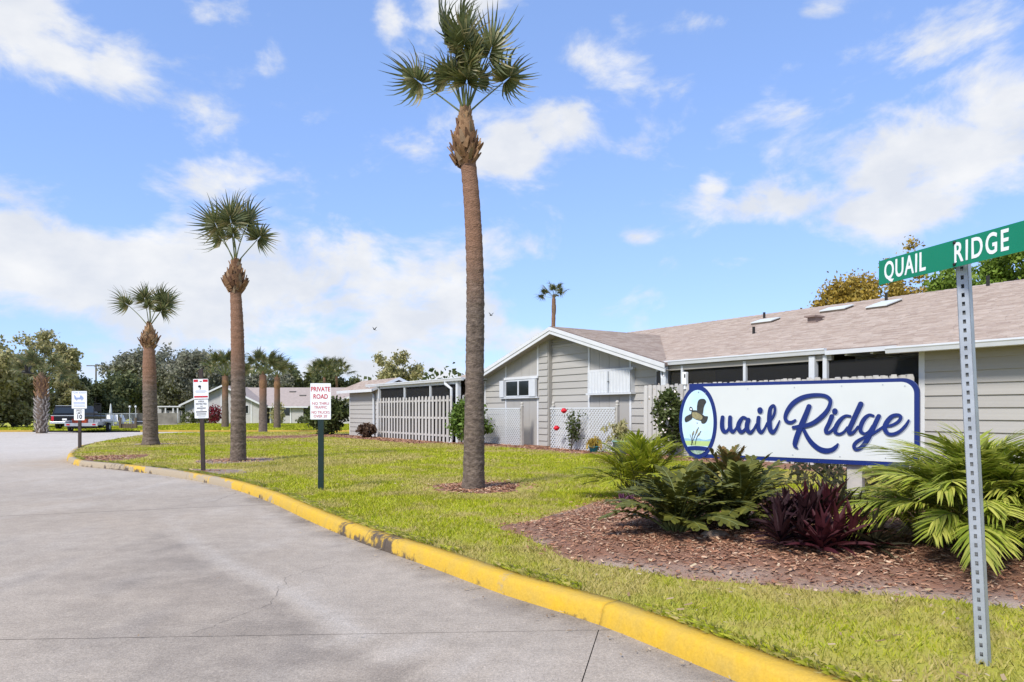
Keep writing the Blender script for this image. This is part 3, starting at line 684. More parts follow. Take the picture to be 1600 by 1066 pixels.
# window with storm shutters
win = box('window', (-8.50, -.23, 1.95), (-6.40, -.18, 2.62), m_alum, house)
for a, b in ((-8.44, -7.60), (-7.52, -6.78)): box('pane', (a, -.242, 2.0), (b, -.232, 2.55), m_glass, win)
box('mullion', (-7.60, -.26, 2.0), (-7.52, -.232, 2.56), m_alum, win)
box('sill', (-8.78, -.30, 1.88), (-6.22, -.19, 1.935), m_alum, win); box('head_trim', (-8.60, -.25, 2.625), (-6.27, -.19, 2.72), m_white, win)
box('shutter', (-8.80, -.33, 1.94), (-8.51, -.232, 2.60), m_alum, win); box('shutter', (-6.74, -.33, 1.94), (-6.33, -.232, 2.60), m_alum, win)
# corrugated hurricane panel closing the second window
mb = MB(); n = 56
xs = np.linspace(-3.42, -1.30, n)
V = []; 
for i, x in enumerate(xs):
    d = -.19 - (.028 if (i // 2) % 2 else 0); V += [(x, d, 2.0), (x, d, 2.70)]
mb.add(V, [(2 * i, 2 * i + 2, 2 * i + 3, 2 * i + 1) for i in range(n - 1)])
hp = mb.build('storm_panel', m_alum, house)
box('panel_side', (-1.305, -.19, 2.0), (-1.29, -.01, 2.70), m_alum, hp); box('panel_side', (-3.43, -.19, 2.0), (-3.415, -.01, 2.70), m_alum, hp)
box('panel_rail', (-3.47, -.24, 1.93), (-1.25, -.01, 1.995), m_alum, hp); box('panel_rail', (-3.47, -.15, 2.705), (-1.25, -.01, 2.78), m_white, hp)
box('panel_seam', (-2.36, -.232, 2.0), (-2.335, -.219, 2.70), m_galv, hp)
MB().lathe([(0, -.0), (.03, 0), (.03, .02), (0, .02)], (0, 0, 0), 8).build('latch', m_black, hp).location = (-2.33, -.235, 2.35)

# ---- roofs: deck plus shingle courses
MSL = .30; M0 = 2.94                    # main slope: z = M0 + MSL * y
RY = 6.9; RZ = M0 + MSL * RY
def deck(name, pts, t=.09):
    V = [tuple(p) for p in pts] + [(p[0], p[1], p[2] - t) for p in pts]; n = len(pts)
    return MB().add(V, [tuple(range(n)), tuple(range(2 * n - 1, n - 1, -1))] + [(i, i + n, (i + 1) % n + n, (i + 1) % n) for i in range(n)]).build(name, m_deck, house)
dm = deck('main_roof', [(-12.7, .35, M0 + MSL * .35), (14, .35, M0 + MSL * .35), (14, RY, RZ), (-12.7, RY, RZ)])
for a, b in ((-12.7, -10.45), (.5, 14)): deck('roof_eave', [(a, -.38, M0 - MSL * .38), (b, -.38, M0 - MSL * .38), (b, .345, M0 + MSL * .345), (a, .345, M0 + MSL * .345)])
dg_ = deck('main_roof_extension', [(7.2, -.80, M0 - MSL * .80), (14, -.80, M0 - MSL * .80), (14, -.381, M0 - MSL * .381), (7.2, -.381, M0 - MSL * .381)])
db = deck('rear_roof', [(-12.7, RY, RZ), (14, RY, RZ), (14, RY * 2 + .4, M0), (-12.7, RY * 2 + .4, M0)])
RKY = -.62                               # front edge of the gable rake
def gx_end(z): return (z - M0) / MSL
for sgn in (-1, 1):
    xe = AX + sgn * 5.55; ze = AZ - SL * 5.55
    pts = [(AX, RKY, AZ), (xe, RKY, ze), (xe, max(RKY + .02, gx_end(ze) + .12), ze), (AX, gx_end(AZ) + .12, AZ)]
    deck('gable_roof', pts if sgn < 0 else pts[::-1], .08)
def shingles(name, O, U, Vd, w, h, parent, keep=None, seed=0, cw=.31, ch=.143, lift=.004):
    """tabs in staggered courses on the plane O + u*U + v*Vd (v up the slope)"""
    r = np.random.default_rng(seed); O = np.array(O, float); U = np.array(U, float); Vd = np.array(Vd, float); N = np.cross(U, Vd); N /= np.linalg.norm(N)
    if N[2] < 0: N = -N
    Vs = []
    for i in range(int(h / ch) + 1):
        v0 = i * ch; v1 = min(v0 + ch + .012, h)
        if v1 - v0 < .02: continue
        u = -(r.random() * cw); us = []
        while u < w:
            st_ = cw * r.choice([.6, .8, 1.0, 1.25]); us.append((max(u, 0), min(u + st_ - .003, w))); u += st_
        us = np.array(us); us = us[us[:, 1] - us[:, 0] > .01]
        a, b = us[:, :1], us[:, 1:]
        j = r.uniform(-.004, .004, (len(us), 1)); t0 = lift + .012 + r.uniform(0, .004, (len(us), 1))
        if keep is not None:
            ok = keep((a + b)[:, 0] / 2, np.full(len(us), (v0 + v1) / 2)); a, b, j, t0 = a[ok], b[ok], j[ok], t0[ok]
            if len(a) == 0: continue
        p = lambda u_, v_, t_: O + u_ * U + v_ * Vd + t_ * N
        Vs.append(np.stack([p(a, v0 + j, 0 * a), p(b, v0 + j, 0 * a), p(b, v0 + j, t0), p(a, v0 + j, t0), p(b, v1, lift + 0 * a), p(a, v1, lift + 0 * a)], 1))
    V = np.concatenate(Vs); n = len(V); b = (np.arange(n) * 6)[:, None]
    F = np.concatenate([b + [0, 1, 2, 3], b + [3, 2, 4, 5]])
    return tag(link(name, npmesh(name, V.reshape(-1, 3), F), m_shingle, parent), kind='stuff')
k = math.hypot(1, MSL)
def main_keep(u, v):
    x = -12.7 + u; y = -.38 + v / k; z = M0 + MSL * y
    return ~((np.abs(x - AX) < (AZ - z) / SL - .05) & (z < AZ))
shingles('shingles', (-12.7, -.38, M0 - MSL * .38), (1, 0, 0), (0, 1 / k, MSL / k), 26.7, (RY + .38) * k, dm, main_keep, 1)
shingles('shingles', (7.2, -.80, M0 - MSL * .80), (1, 0, 0), (0, 1 / k, MSL / k), 6.8, .42 * k, dg_, None, 2)
kg = math.hypot(1, SL)
for sgn in (-1, 1):
    xe = AX + sgn * 5.55; ze = AZ - SL * 5.55
    def gk(u, v, sgn=sgn):
        x = xe - sgn * v / kg; y = RKY + u; z = AZ - SL * np.abs(x - AX); return y < (z - M0) / MSL + .1
    shingles('shingles', (xe, RKY, ze), (0, 1, 0), (-sgn / kg, 0, SL / kg), 6.0, 5.55 * kg, house, gk, 3 + sgn)
# ridge caps
mb = MB()
for i in range(int(26.7 / .26)):
    x = -12.7 + i * .26; mb.add([(x, RY - .15, RZ - .03), (x, RY, RZ + .028), (x, RY + .15, RZ - .03), (x + .28, RY - .15, RZ - .045), (x + .28, RY, RZ + .015), (x + .28, RY + .15, RZ - .045)], [(0, 3, 4, 1), (1, 4, 5, 2)])
mb.build('ridge_cap', m_shingle, dm)
# rake boards (two stepped boards) on the gable, left rake of main roof
for sgn in (-1, 1):
    xe = AX + sgn * 5.58; ze = AZ - SL * 5.58
    for dz, hh, y0, y1, nm in ((-.01, .13, RKY - .035, RKY, 'rake_board'), (-.14, .12, RKY - .012, RKY + .03, 'rake_board')):
        MB().prism([(AX, AZ + dz), (xe, ze + dz), (xe, ze + dz - hh), (AX, AZ + dz - hh)], y0, y1).build(nm, m_white, house)
    MB().add([(AX, RKY + .03, AZ - .20), (xe, RKY + .03, ze - .20), (xe, -.0, ze - .20), (AX, -.0, AZ - .20)], [(0, 1, 2, 3)]).build('soffit', m_soff, house)
ob = MB().prism([(-.38, M0 - MSL * .38 + .01), (RY, RZ + .01), (RY, RZ - .14), (-.38, M0 - MSL * .38 - .14)], -12.74, -12.70, 0, 'xz').build('rake_board', m_white, house)
for v in ob.data.vertices: v.co = (v.co.y, v.co.x, v.co.z)
# skylights, pipes and vents on the main slope
def on_roof(x, y): return (x, y, M0 + MSL * y)
def skylight(x, y, w, d):
    mb = MB(); zz = lambda yy: M0 + MSL * yy
    V = [(x - w / 2, y - d / 2, zz(y - d / 2)), (x + w / 2, y - d / 2, zz(y - d / 2)), (x + w / 2, y + d / 2, zz(y + d / 2)), (x - w / 2, y + d / 2, zz(y + d / 2))]
    V += [(a, b, c + .07) for a, b, c in V]
    s = mb.add(V, [(0, 1, 5, 4), (1, 2, 6, 5), (2, 3, 7, 6), (3, 0, 4, 7)]).build('skylight', m_stain_wood, dm)
    V2 = [(x + (a - x) * 1.03, y + (b - y) * 1.03, c) for a, b, c in V[4:]]; V3 = [(a, b, c + .03) for a, b, c in V2]
    MB().add(V2 + V3, [(4, 5, 6, 7), (0, 1, 5, 4), (1, 2, 6, 5), (2, 3, 7, 6), (3, 0, 4, 7)]).build('skylight_pane', m_panel, s)
skylight(-.1, 4.9, .8, .5); skylight(2.05, 5.6, .85, .5); skylight(3.75, 5.3, .62, .85)
def pipe(x, y, h, r_=.045): MB().tube([(x, y, M0 + MSL * y - .05), (x, y, M0 + MSL * y + h)], r_, 10).build('vent_pipe', m_black, dm)
pipe(-.9, 5.9, .22); pipe(.95, 2.9, .22); pipe(3.25, 6.35, .25); pipe(6.0, 6.6, .3)
rv = box('roof_vent', (2.35, 3.6, M0 + MSL * 3.6 - .05), (2.62, 3.95, M0 + MSL * 3.9 + .12), m_deck, dm)
box('vent_hood', (2.30, 3.5, M0 + MSL * 3.9 + .10), (2.66, 4.0, M0 + MSL * 3.9 + .15), m_deck, rv)

# ---- right screened patio and garage wall
gut = lambda x0, x1, y, z, nm='gutter', m=m_alum: MB().prism([(y, z), (y - .11, z), (y - .115, z - .04), (y - .085, z - .13), (y, z - .14)], x0, x1).build(nm, m, house)
def gutter(x0, x1, y, z):
    mb = MB(); pr = [(y, z), (y - .11, z), (y - .115, z - .035), (y - .10, z - .06), (y - .085, z - .13), (y, z - .14)]; n = len(pr)
    mb.add([(x0, *p) for p in pr] + [(x1, *p) for p in pr], [tuple(range(n)), tuple(range(2 * n - 1, n - 1, -1))] + [(i, i + n, (i + 1) % n + n, (i + 1) % n) for i in range(n)])
    return mb.build('gutter', m_alum, house)
gutter(.30, 5.5, -.385, 2.86); gutter(7.15, 14, -.805, 2.735)
box('beam', (5.5, -.46, 2.70), (7.6, -.36, 2.80), m_alum, house); box('beam', (.2, -.36, 2.58), (5.6, -.26, 2.71), m_soff, house)
for x, w in ((.45, .10), (1.0, .07), (3.17, .08), (5.13, .15), (5.45, .10)): box('patio_post', (x - w / 2, -.36 - w / 2 + (.02 if x > .5 else -.10), 0), (x + w / 2, -.36 + w / 2 + (.02 if x > .5 else -.10), 2.70), m_alum, house)
for x in (5.95, 6.55, 7.15): box('rafter', (x - .03, -.35, 2.66), (x + .03, 2.2, 2.75), m_alum, house)
box('cross_beam', (5.5, .8, 2.60), (7.55, .9, 2.72), m_alum, house)
bw = box('rear_patio_wall', (-.30, 2.6, 0), (8, 2.75, 3.4), m_siding, house)
for a, b in ((.6, 2.3), (3.4, 5.2)): box('sliding_door', (a, 2.56, .05), (b, 2.598, 2.1), m_glass, house)
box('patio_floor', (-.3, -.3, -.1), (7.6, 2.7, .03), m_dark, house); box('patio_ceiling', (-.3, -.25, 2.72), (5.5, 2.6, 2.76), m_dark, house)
box('patio_shade_panel', (-.28, -.10, 1.7), (.30, -.06, 2.6), m_dark, house)  # opaque dark sheet standing in for the shaded patio inside above the fence
gw = box('garage_wall', (7.62, -.30, 0), (14, -.12, 2.72), m_soff, house)
box('garage_side', (7.62, -.12, 0), (7.75, 2.6, 2.9), m_siding, house)
siding(gw, 7.67, 14, .0, 2.66, -.302, .245)
strip(7.55, 7.67, .0, 2.66, -.300); box('soffit', (7.2, -.80, 2.655), (14, -.12, 2.67), m_soff, house)
# ---- left screened patio (flat white roof) and store
PZ = 2.74
fr = box('patio_roof', (-20.1, -1.35, PZ - .05), (-9.95, 2.2, PZ + .02), m_alum, house, .01); gutter(-20.2, -9.9, -1.36, PZ + .035)
box('beam', (-19.9, -1.30, PZ - .22), (-10.4, -1.20, PZ - .055), m_alum, house)
for x, w in ((-18.75, .16), (-15.7, .09), (-13.0, .09), (-10.5, .16)): box('patio_post', (x - w / 2, -1.27 - w / 2, -.2), (x + w / 2, -1.27 + w / 2, PZ - .06), m_alum, house)
box('rear_patio_wall', (-20, 2.2, -.2), (-9.9, 2.4, 2.9), m_siding, house); box('sliding_door', (-16.6, 2.15, 0), (-14.2, 2.19, 2.1), m_glass, house); box('patio_light_panel', (-15.6, 2.11, 1.9), (-14.6, 2.145, 2.3), m_siding, house)
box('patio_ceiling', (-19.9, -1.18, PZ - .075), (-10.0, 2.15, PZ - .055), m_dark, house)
box('gable_side_wall', (-10.14, -.02, 0), (-9.95, 5, 2.9), m_siding, house)
def downspout(pts, parent=house, r_=.05): return MB().tube(pts, r_, 8, smooth=False).build('downspout', m_alum, parent)
downspout([(-11.35, -1.42, PZ - .10), (-11.35, -1.42, PZ - .2), (-10.85, -1.40, PZ - .42), (-10.80, -1.40, .2), (-10.85, -1.46, .04), (-11.2, -1.9, .0), (-12.3, -2.3, -.02)], r_=.065)
downspout([(-19.7, -1.42, PZ - .10), (-19.7, -1.42, PZ - .25), (-19.25, -1.40, PZ - .5), (-19.2, -1.40, .1), (-19.3, -1.5, -.08), (-20.3, -2.2, -.12)], r_=.055)
downspout([(.30, -.46, 2.72), (.30, -.46, 2.5), (.36, -.50, 2.35), (.36, -.50, .15), (.2, -.9, .10)], r_=.045)
# insect screens between the patio posts
m_screen = bpy.data.materials.new('insect_screen'); m_screen.use_nodes = True; _t = m_screen.node_tree; _p = _t.nodes['Principled BSDF']; _p.inputs['Base Color'].default_value = (.012, .012, .013, 1); _p.inputs['Roughness'].default_value = .8; _p.inputs['Alpha'].default_value = .62
for x0, x1 in ((-18.65, -15.75), (-15.64, -13.06), (-12.94, -10.6)): box('insect_screen', (x0, -1.245, -.1), (x1, -1.24, PZ - .23), m_screen, house)
for x0, x1 in ((.52, 3.12), (3.22, 5.05), (5.52, 7.6)): box('insect_screen', (x0, -.30, .05), (x1, -.295, 2.57), m_screen, house)
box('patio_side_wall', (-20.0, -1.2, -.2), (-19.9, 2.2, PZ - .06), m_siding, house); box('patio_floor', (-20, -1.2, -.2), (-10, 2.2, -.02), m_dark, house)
# store
sw = box('store_wall', (-22.9, -1.28, -.3), (-19.0, .9, 2.55), m_soff, house); siding(sw, -22.85, -19.05, -.2, 2.50, -1.282, .24)
strip(-22.94, -22.85, -.2, 2.5, -1.281); strip(-19.06, -18.97, -.2, 2.5, -1.281)
for nm, a, b in (('store_roof', (-1.7, 2.50), (-.2, 3.13)), ('store_roof', (1.3, 2.50), (-.2, 3.13))):
    MB().add([(-23.8, a[0], a[1]), (-18.75, a[0], a[1]), (-18.75, b[0], b[1]), (-23.8, b[0], b[1]), (-23.8, a[0], a[1] - .1), (-18.75, a[0], a[1] - .1), (-18.75, b[0], b[1] - .1), (-23.8, b[0], b[1] - .1)],
             [(0, 1, 2, 3), (4, 7, 6, 5), (0, 4, 5, 1), (1, 5, 6, 2), (2, 6, 7, 3), (3, 7, 4, 0)]).build(nm, m_deck, house)
kk2 = math.hypot(1.5, .63); shingles('shingles', (-23.8, -1.7, 2.50), (1, 0, 0), (0, 1.5 / kk2, .63 / kk2), 5.05, kk2, house, None, 9)
box('fascia', (-23.85, -1.74, 2.37), (-18.70, -1.705, 2.52), m_white, house)
MB().add([(-18.72, -1.7, 2.53), (-18.72, -.2, 3.16), (-18.72, 1.3, 2.53), (-18.72, 1.3, 2.38), (-18.72, -.2, 3.01), (-18.72, -1.7, 2.38)], [(0, 1, 4, 5), (1, 2, 3, 4)]).build('rake_board', m_white, house)

# ---- fences, lattice screens and things along the front (each a thing of its own)
def hthing(name, x, y, label, cat, group=None, z=None):
    p = H(x, y); return empty(name, (p[0], p[1], lz(*p) if z is None else z), HRZ, label, cat, group)
pk = MB().add([(-.07, -.012, 0), (.07, -.012, 0), (.07, -.012, .965), (.045, -.012, 1), (-.045, -.012, 1), (-.07, -.012, .965),
               (-.07, .012, 0), (.07, .012, 0), (.07, .012, .965), (.045, .012, 1), (-.045, .012, 1), (-.07, .012, .965)],
              [(0, 1, 2, 3, 4, 5), (11, 10, 9, 8, 7, 6)] + [(i, i + 6, (i + 1) % 6 + 6, (i + 1) % 6) for i in range(6)]).mesh('picket')
pk.materials.append(m_fence)
def fence(x0, x1, y, top, label, pitch=.245, back=True, w=1.0, zb=0.0, wide=()):
    f = hthing('picket_fence', (x0 + x1) / 2, y, label, 'fence', z=0.0); c = (x0 + x1) / 2
    n = int(round((x1 - x0) / pitch))
    for i in range(n + 1):
        x = x0 + (x1 - x0) * i / n - c
        for s_, dx in ((-1, 0), (1, pitch / 2)):
            if s_ > 0 and (not back or i == n): continue
            o = bpy.data.objects.new('picket', pk); col.objects.link(o); o.parent = f
            o.location = (x + dx + random.uniform(-.008, .008), s_ * .035 - (.0), zb + random.uniform(-.015, .015)); o.scale = (w * random.uniform(.92, 1.08) * (1.45 if i in wide and s_ < 0 else 1), 1, (top - zb) * random.uniform(.992, 1.01))
            o.rotation_euler = (0, random.uniform(-.008, .008), 0)
    for z in (.3, 1.05, 1.8): box('rail', (x0 - c, -.02, z), (x1 - c, .02, z + .085), m_fence, f)
    return f
fence(-18.5, -10.75, -1.42, 2.03, 'grey shadowbox picket fence between the store and the gable', .33, True, .95, -.12, (4, 13, 22))
fence(-.28, 7.5, -.50, 2.16, 'grey dog eared picket fence behind the entrance sign', .178, True, 1.12, .02)
f2 = hthing('picket_fence', -10.2, -1.4, 'short grey return fence beside the gable wall', 'fence', z=0.0)
for i in range(5):
    o = bpy.data.objects.new('picket', pk); col.objects.link(o); o.parent = f2; o.location = (0, i * .23, 0); o.scale = (1, 1, 2.05); o.rotation_euler = (0, 0, R(90))
box('rail', (.02, -.05, .3), (.06, 1.0, .385), m_fence, f2); box('rail', (.02, -.05, 1.7), (.06, 1.0, 1.785), m_fence, f2)
def lattice(x0, x1, y, h, label, posts):
    t = hthing('lattice_screen', (x0 + x1) / 2, y, label, 'screen', z=.06); w = x1 - x0; hw = w / 2; mb = MB(); st = .135
    for s_, yy in ((1, -.008), (-1, .004)):
        c0 = -hw - h
        n = int((w + 2 * h) / st) + 2
        for i in range(n):
            c = -hw - h + i * st if s_ > 0 else -hw + i * st
            # line x = c + s*z ; clip to the frame
            z0, z1 = 0., h; a, b = c, c + s_ * h
            if s_ > 0:
                if a < -hw: z0 = -hw - c
                if b > hw: z1 = hw - c
            else:
                if a > hw: z0 = c - hw
                if b < -hw: z1 = c + hw
            if z1 - z0 < .02: continue
            p0 = (c + s_ * z0, z0); p1 = (c + s_ * z1, z1); q = .025
            V = [(p0[0] - q, yy, p0[1]), (p0[0] + q, yy, p0[1]), (p1[0] + q, yy, p1[1]), (p1[0] - q, yy, p1[1])]
            V += [(a_, yy + .008, b_) for a_, _, b_ in V]
            mb.add(V, [(0, 1, 2, 3), (7, 6, 5, 4), (0, 4, 5, 1), (1, 5, 6, 2), (2, 6, 7, 3), (3, 7, 4, 0)])
    tag(mb.build('lattice_slats', m_alum, t), kind='stuff')
    for nm, a, b in (('lattice_rail', (-hw - .03, -.018, -.02), (hw + .03, .022, .025)), ('lattice_rail', (-hw - .03, -.018, h - .02), (hw + .03, .022, h + .03))): box(nm, a, b, m_alum, t)
    for p in posts:
        po = box('post', (p - .05 - (x0 + x1) / 2, .03, -.1), (p + .05 - (x0 + x1) / 2, .13, h + .09), m_post, t)
        MB().lathe([(.065, 0), (.065, .02), (.03, .035), (.055, .07), (.062, .10), (.045, .14), (.0, .155)], (p - (x0 + x1) / 2, .08, h + .09), 12).build('finial', m_post, po)
lattice(-9.35, -6.42, -.95, 1.42, 'white diagonal lattice screen behind the bushy green shrub', (-6.40,))
lattice(-4.50, -1.22, -.95, 1.42, 'white diagonal lattice screen behind the red flowering plant', (-4.46, -1.18))

def leaves(n, centers, spread, size, seed, aspect=1.7, up=0.0):
    r = np.random.default_rng(seed); c = np.asarray(centers, float); P = c[r.integers(0, len(c), n)] + r.normal(0, 1, (n, 3)) * spread
    d = r.normal(0, 1, (n, 3)); d[:, 2] += up; d /= np.linalg.norm(d, axis=1)[:, None]
    e = np.cross(d, r.normal(0, 1, (n, 3))); e /= np.linalg.norm(e, axis=1)[:, None] + 1e-9
    s = size * r.uniform(.6, 1.3, (n, 1)); L = d * s * aspect / 2; W = e * s / 2
    nn = np.cross(d, e) * s * .18
    return np.stack([P - L, P + W - L * .1 + nn, P + L, P - W - L * .1 + nn], 1).reshape(-1, 3)
def leafmesh(name, V): return npmesh(name, V, np.arange(len(V)).reshape(-1, 4))
def shrub(name, label, cat, x, y, rx, rz, n, size, m, seed, z=None, lift=.1, group=None, stems=4, nc=70, ry=None):
    z = lz(x, y) if z is None else z; t = empty(name, (x, y, z), 0, label, cat, group); r = np.random.default_rng(seed); ry = ry or rx
    mb = MB()
    for k in range(stems):
        a = r.uniform(0, 6.28); q = r.uniform(.3, .8); mb.tube([(0, 0, -.03), (math.cos(a) * rx * q * .4, math.sin(a) * ry * q * .4, lift + rz * .4), (math.cos(a) * rx * q, math.sin(a) * ry * q, lift + rz * 1.1)], [.022, .016, .007], 6)
    mb.build('stems', m_trunk, t)
    d = r.normal(0, 1, (nc, 3)); d /= np.linalg.norm(d, axis=1)[:, None]; rad = r.uniform(.35, 1.0, (nc, 1)) ** .6 * r.uniform(.82, 1.1, (nc, 1))
    C = d * rad * [rx, ry, rz] + [0, 0, lift + rz]; C = C[C[:, 2] > lift * .4]
    link('foliage', leafmesh('foliage', leaves(n, C, min(rx, rz) * .17, size, seed, up=.3)), m, t)
    return t
def hshrub(name, label, cat, hx_, hy_, *a, **k): p = H(hx_, hy_); return shrub(name, label, cat, p[0], p[1], *a, **k)
hshrub('shrub', 'bushy light green shrub behind the tallest palm trunk', 'shrub', -8.35, -1.95, .82, .68, 3600, .10, l_shrub, 5, lift=.25)
hshrub('shrub', 'rounded dark green shrub at the left end of the store', 'shrub', -24.3, -2.1, 1.15, .95, 4200, .13, l_hedge, 6, lift=.1)
hshrub('shrub', 'small brown shrub at the foot of the picket fence', 'shrub', -18.4, -2.1, .5, .34, 900, .09, leafm('brown_leaves', ((.12, .07, .045), (.085, .05, .035), (.16, .10, .06))), 7, lift=.05)
hshrub('climbing_vine', 'leafy vine with pale flowers at the left end of the sign', 'vine', 1.05, -.95, .42, .95, 2600, .07, l_hedge, 8, lift=.08)
fl = bpy.data.objects.get('climbing_vine')
link('blossoms', leafmesh('blossoms', leaves(90, np.random.default_rng(2).normal(0, 1, (40, 3)) * [.25, .25, .55] + [-.15, -.15, .95], .08, .05, 5)), mat('vine_blossom', (.75, .66, .64), .6, .05), fl)
# red flowering plant in front of the lattice
t = hthing('rose_bush', -3.0, -1.25, 'thin rose bush with red flowers against the white lattice', 'plant'); mb = MB(); r = np.random.default_rng(4)
C = []
for k in range(8):
    a = r.uniform(-.42, .45); q = r.uniform(.6, 1.25); pts = [(0.02 * k - .08, 0, 0), (a * .5, r.uniform(-.1, .1), q * .5), (a, r.uniform(-.15, .15), q)]; mb.tube(pts, [.012, .009, .005], 5); C += [pts[1], pts[2], tuple((np.array(pts[1]) + pts[2]) / 2)]
mb.build('stems', m_trunk, t); link('foliage', leafmesh('foliage', leaves(420, C, .085, .06, 3)), l_hedge, t)
m_rose = mat('red_petals', (.62, .012, .03), .5, .15, 8)
for p in ((-.22, -.12, 1.30), (-.62, -.12, .72)):
    mb = MB()
    for k in range(9):
        a = k * 2.4; rr = .05 + .006 * k; mb.lathe([(rr * .2, -.07), (rr * .8, -.03), (rr, .03), (rr * .85, .09 - .008 * k)], (p[0] + .02 * math.cos(a), p[1] + .02 * math.sin(a), p[2] + .012 * math.sin(a * 1.7)), 7)
    mb.build('flower', m_rose, t)
def pot(name, x, y, r0, r1, h, m, label, lm, seed, fh, n):
    t = hthing(name, x, y, label, 'planter'); MB().lathe([(0, 0), (r0, 0), (r1, h), (r1 + .02, h), (r1 + .02, h + .03), (r1 - .02, h + .03), (r1 - .03, h - .03), (0, h - .03)], (0, 0, 0), 24).build('pot', m, t)
    C = np.random.default_rng(seed).normal(0, 1, (26, 3)) * [r1 * .6, r1 * .6, fh * .25] + [0, 0, h + fh * .45]; link('plant', leafmesh('plant', leaves(n, C, .05, .055, seed, 3.2, 1.5)), lm, t)
pot('planter', -.50, -1.35, .17, .25, .38, m_teal, 'large pale teal pot with a grassy plant beside the fence', l_olive, 2, .5, 420)
pot('planter', -1.62, -1.45, .11, .15, .18, m_turq, 'small turquoise pot with a yellow plant by the lattice', l_yellow, 3, .26, 240)
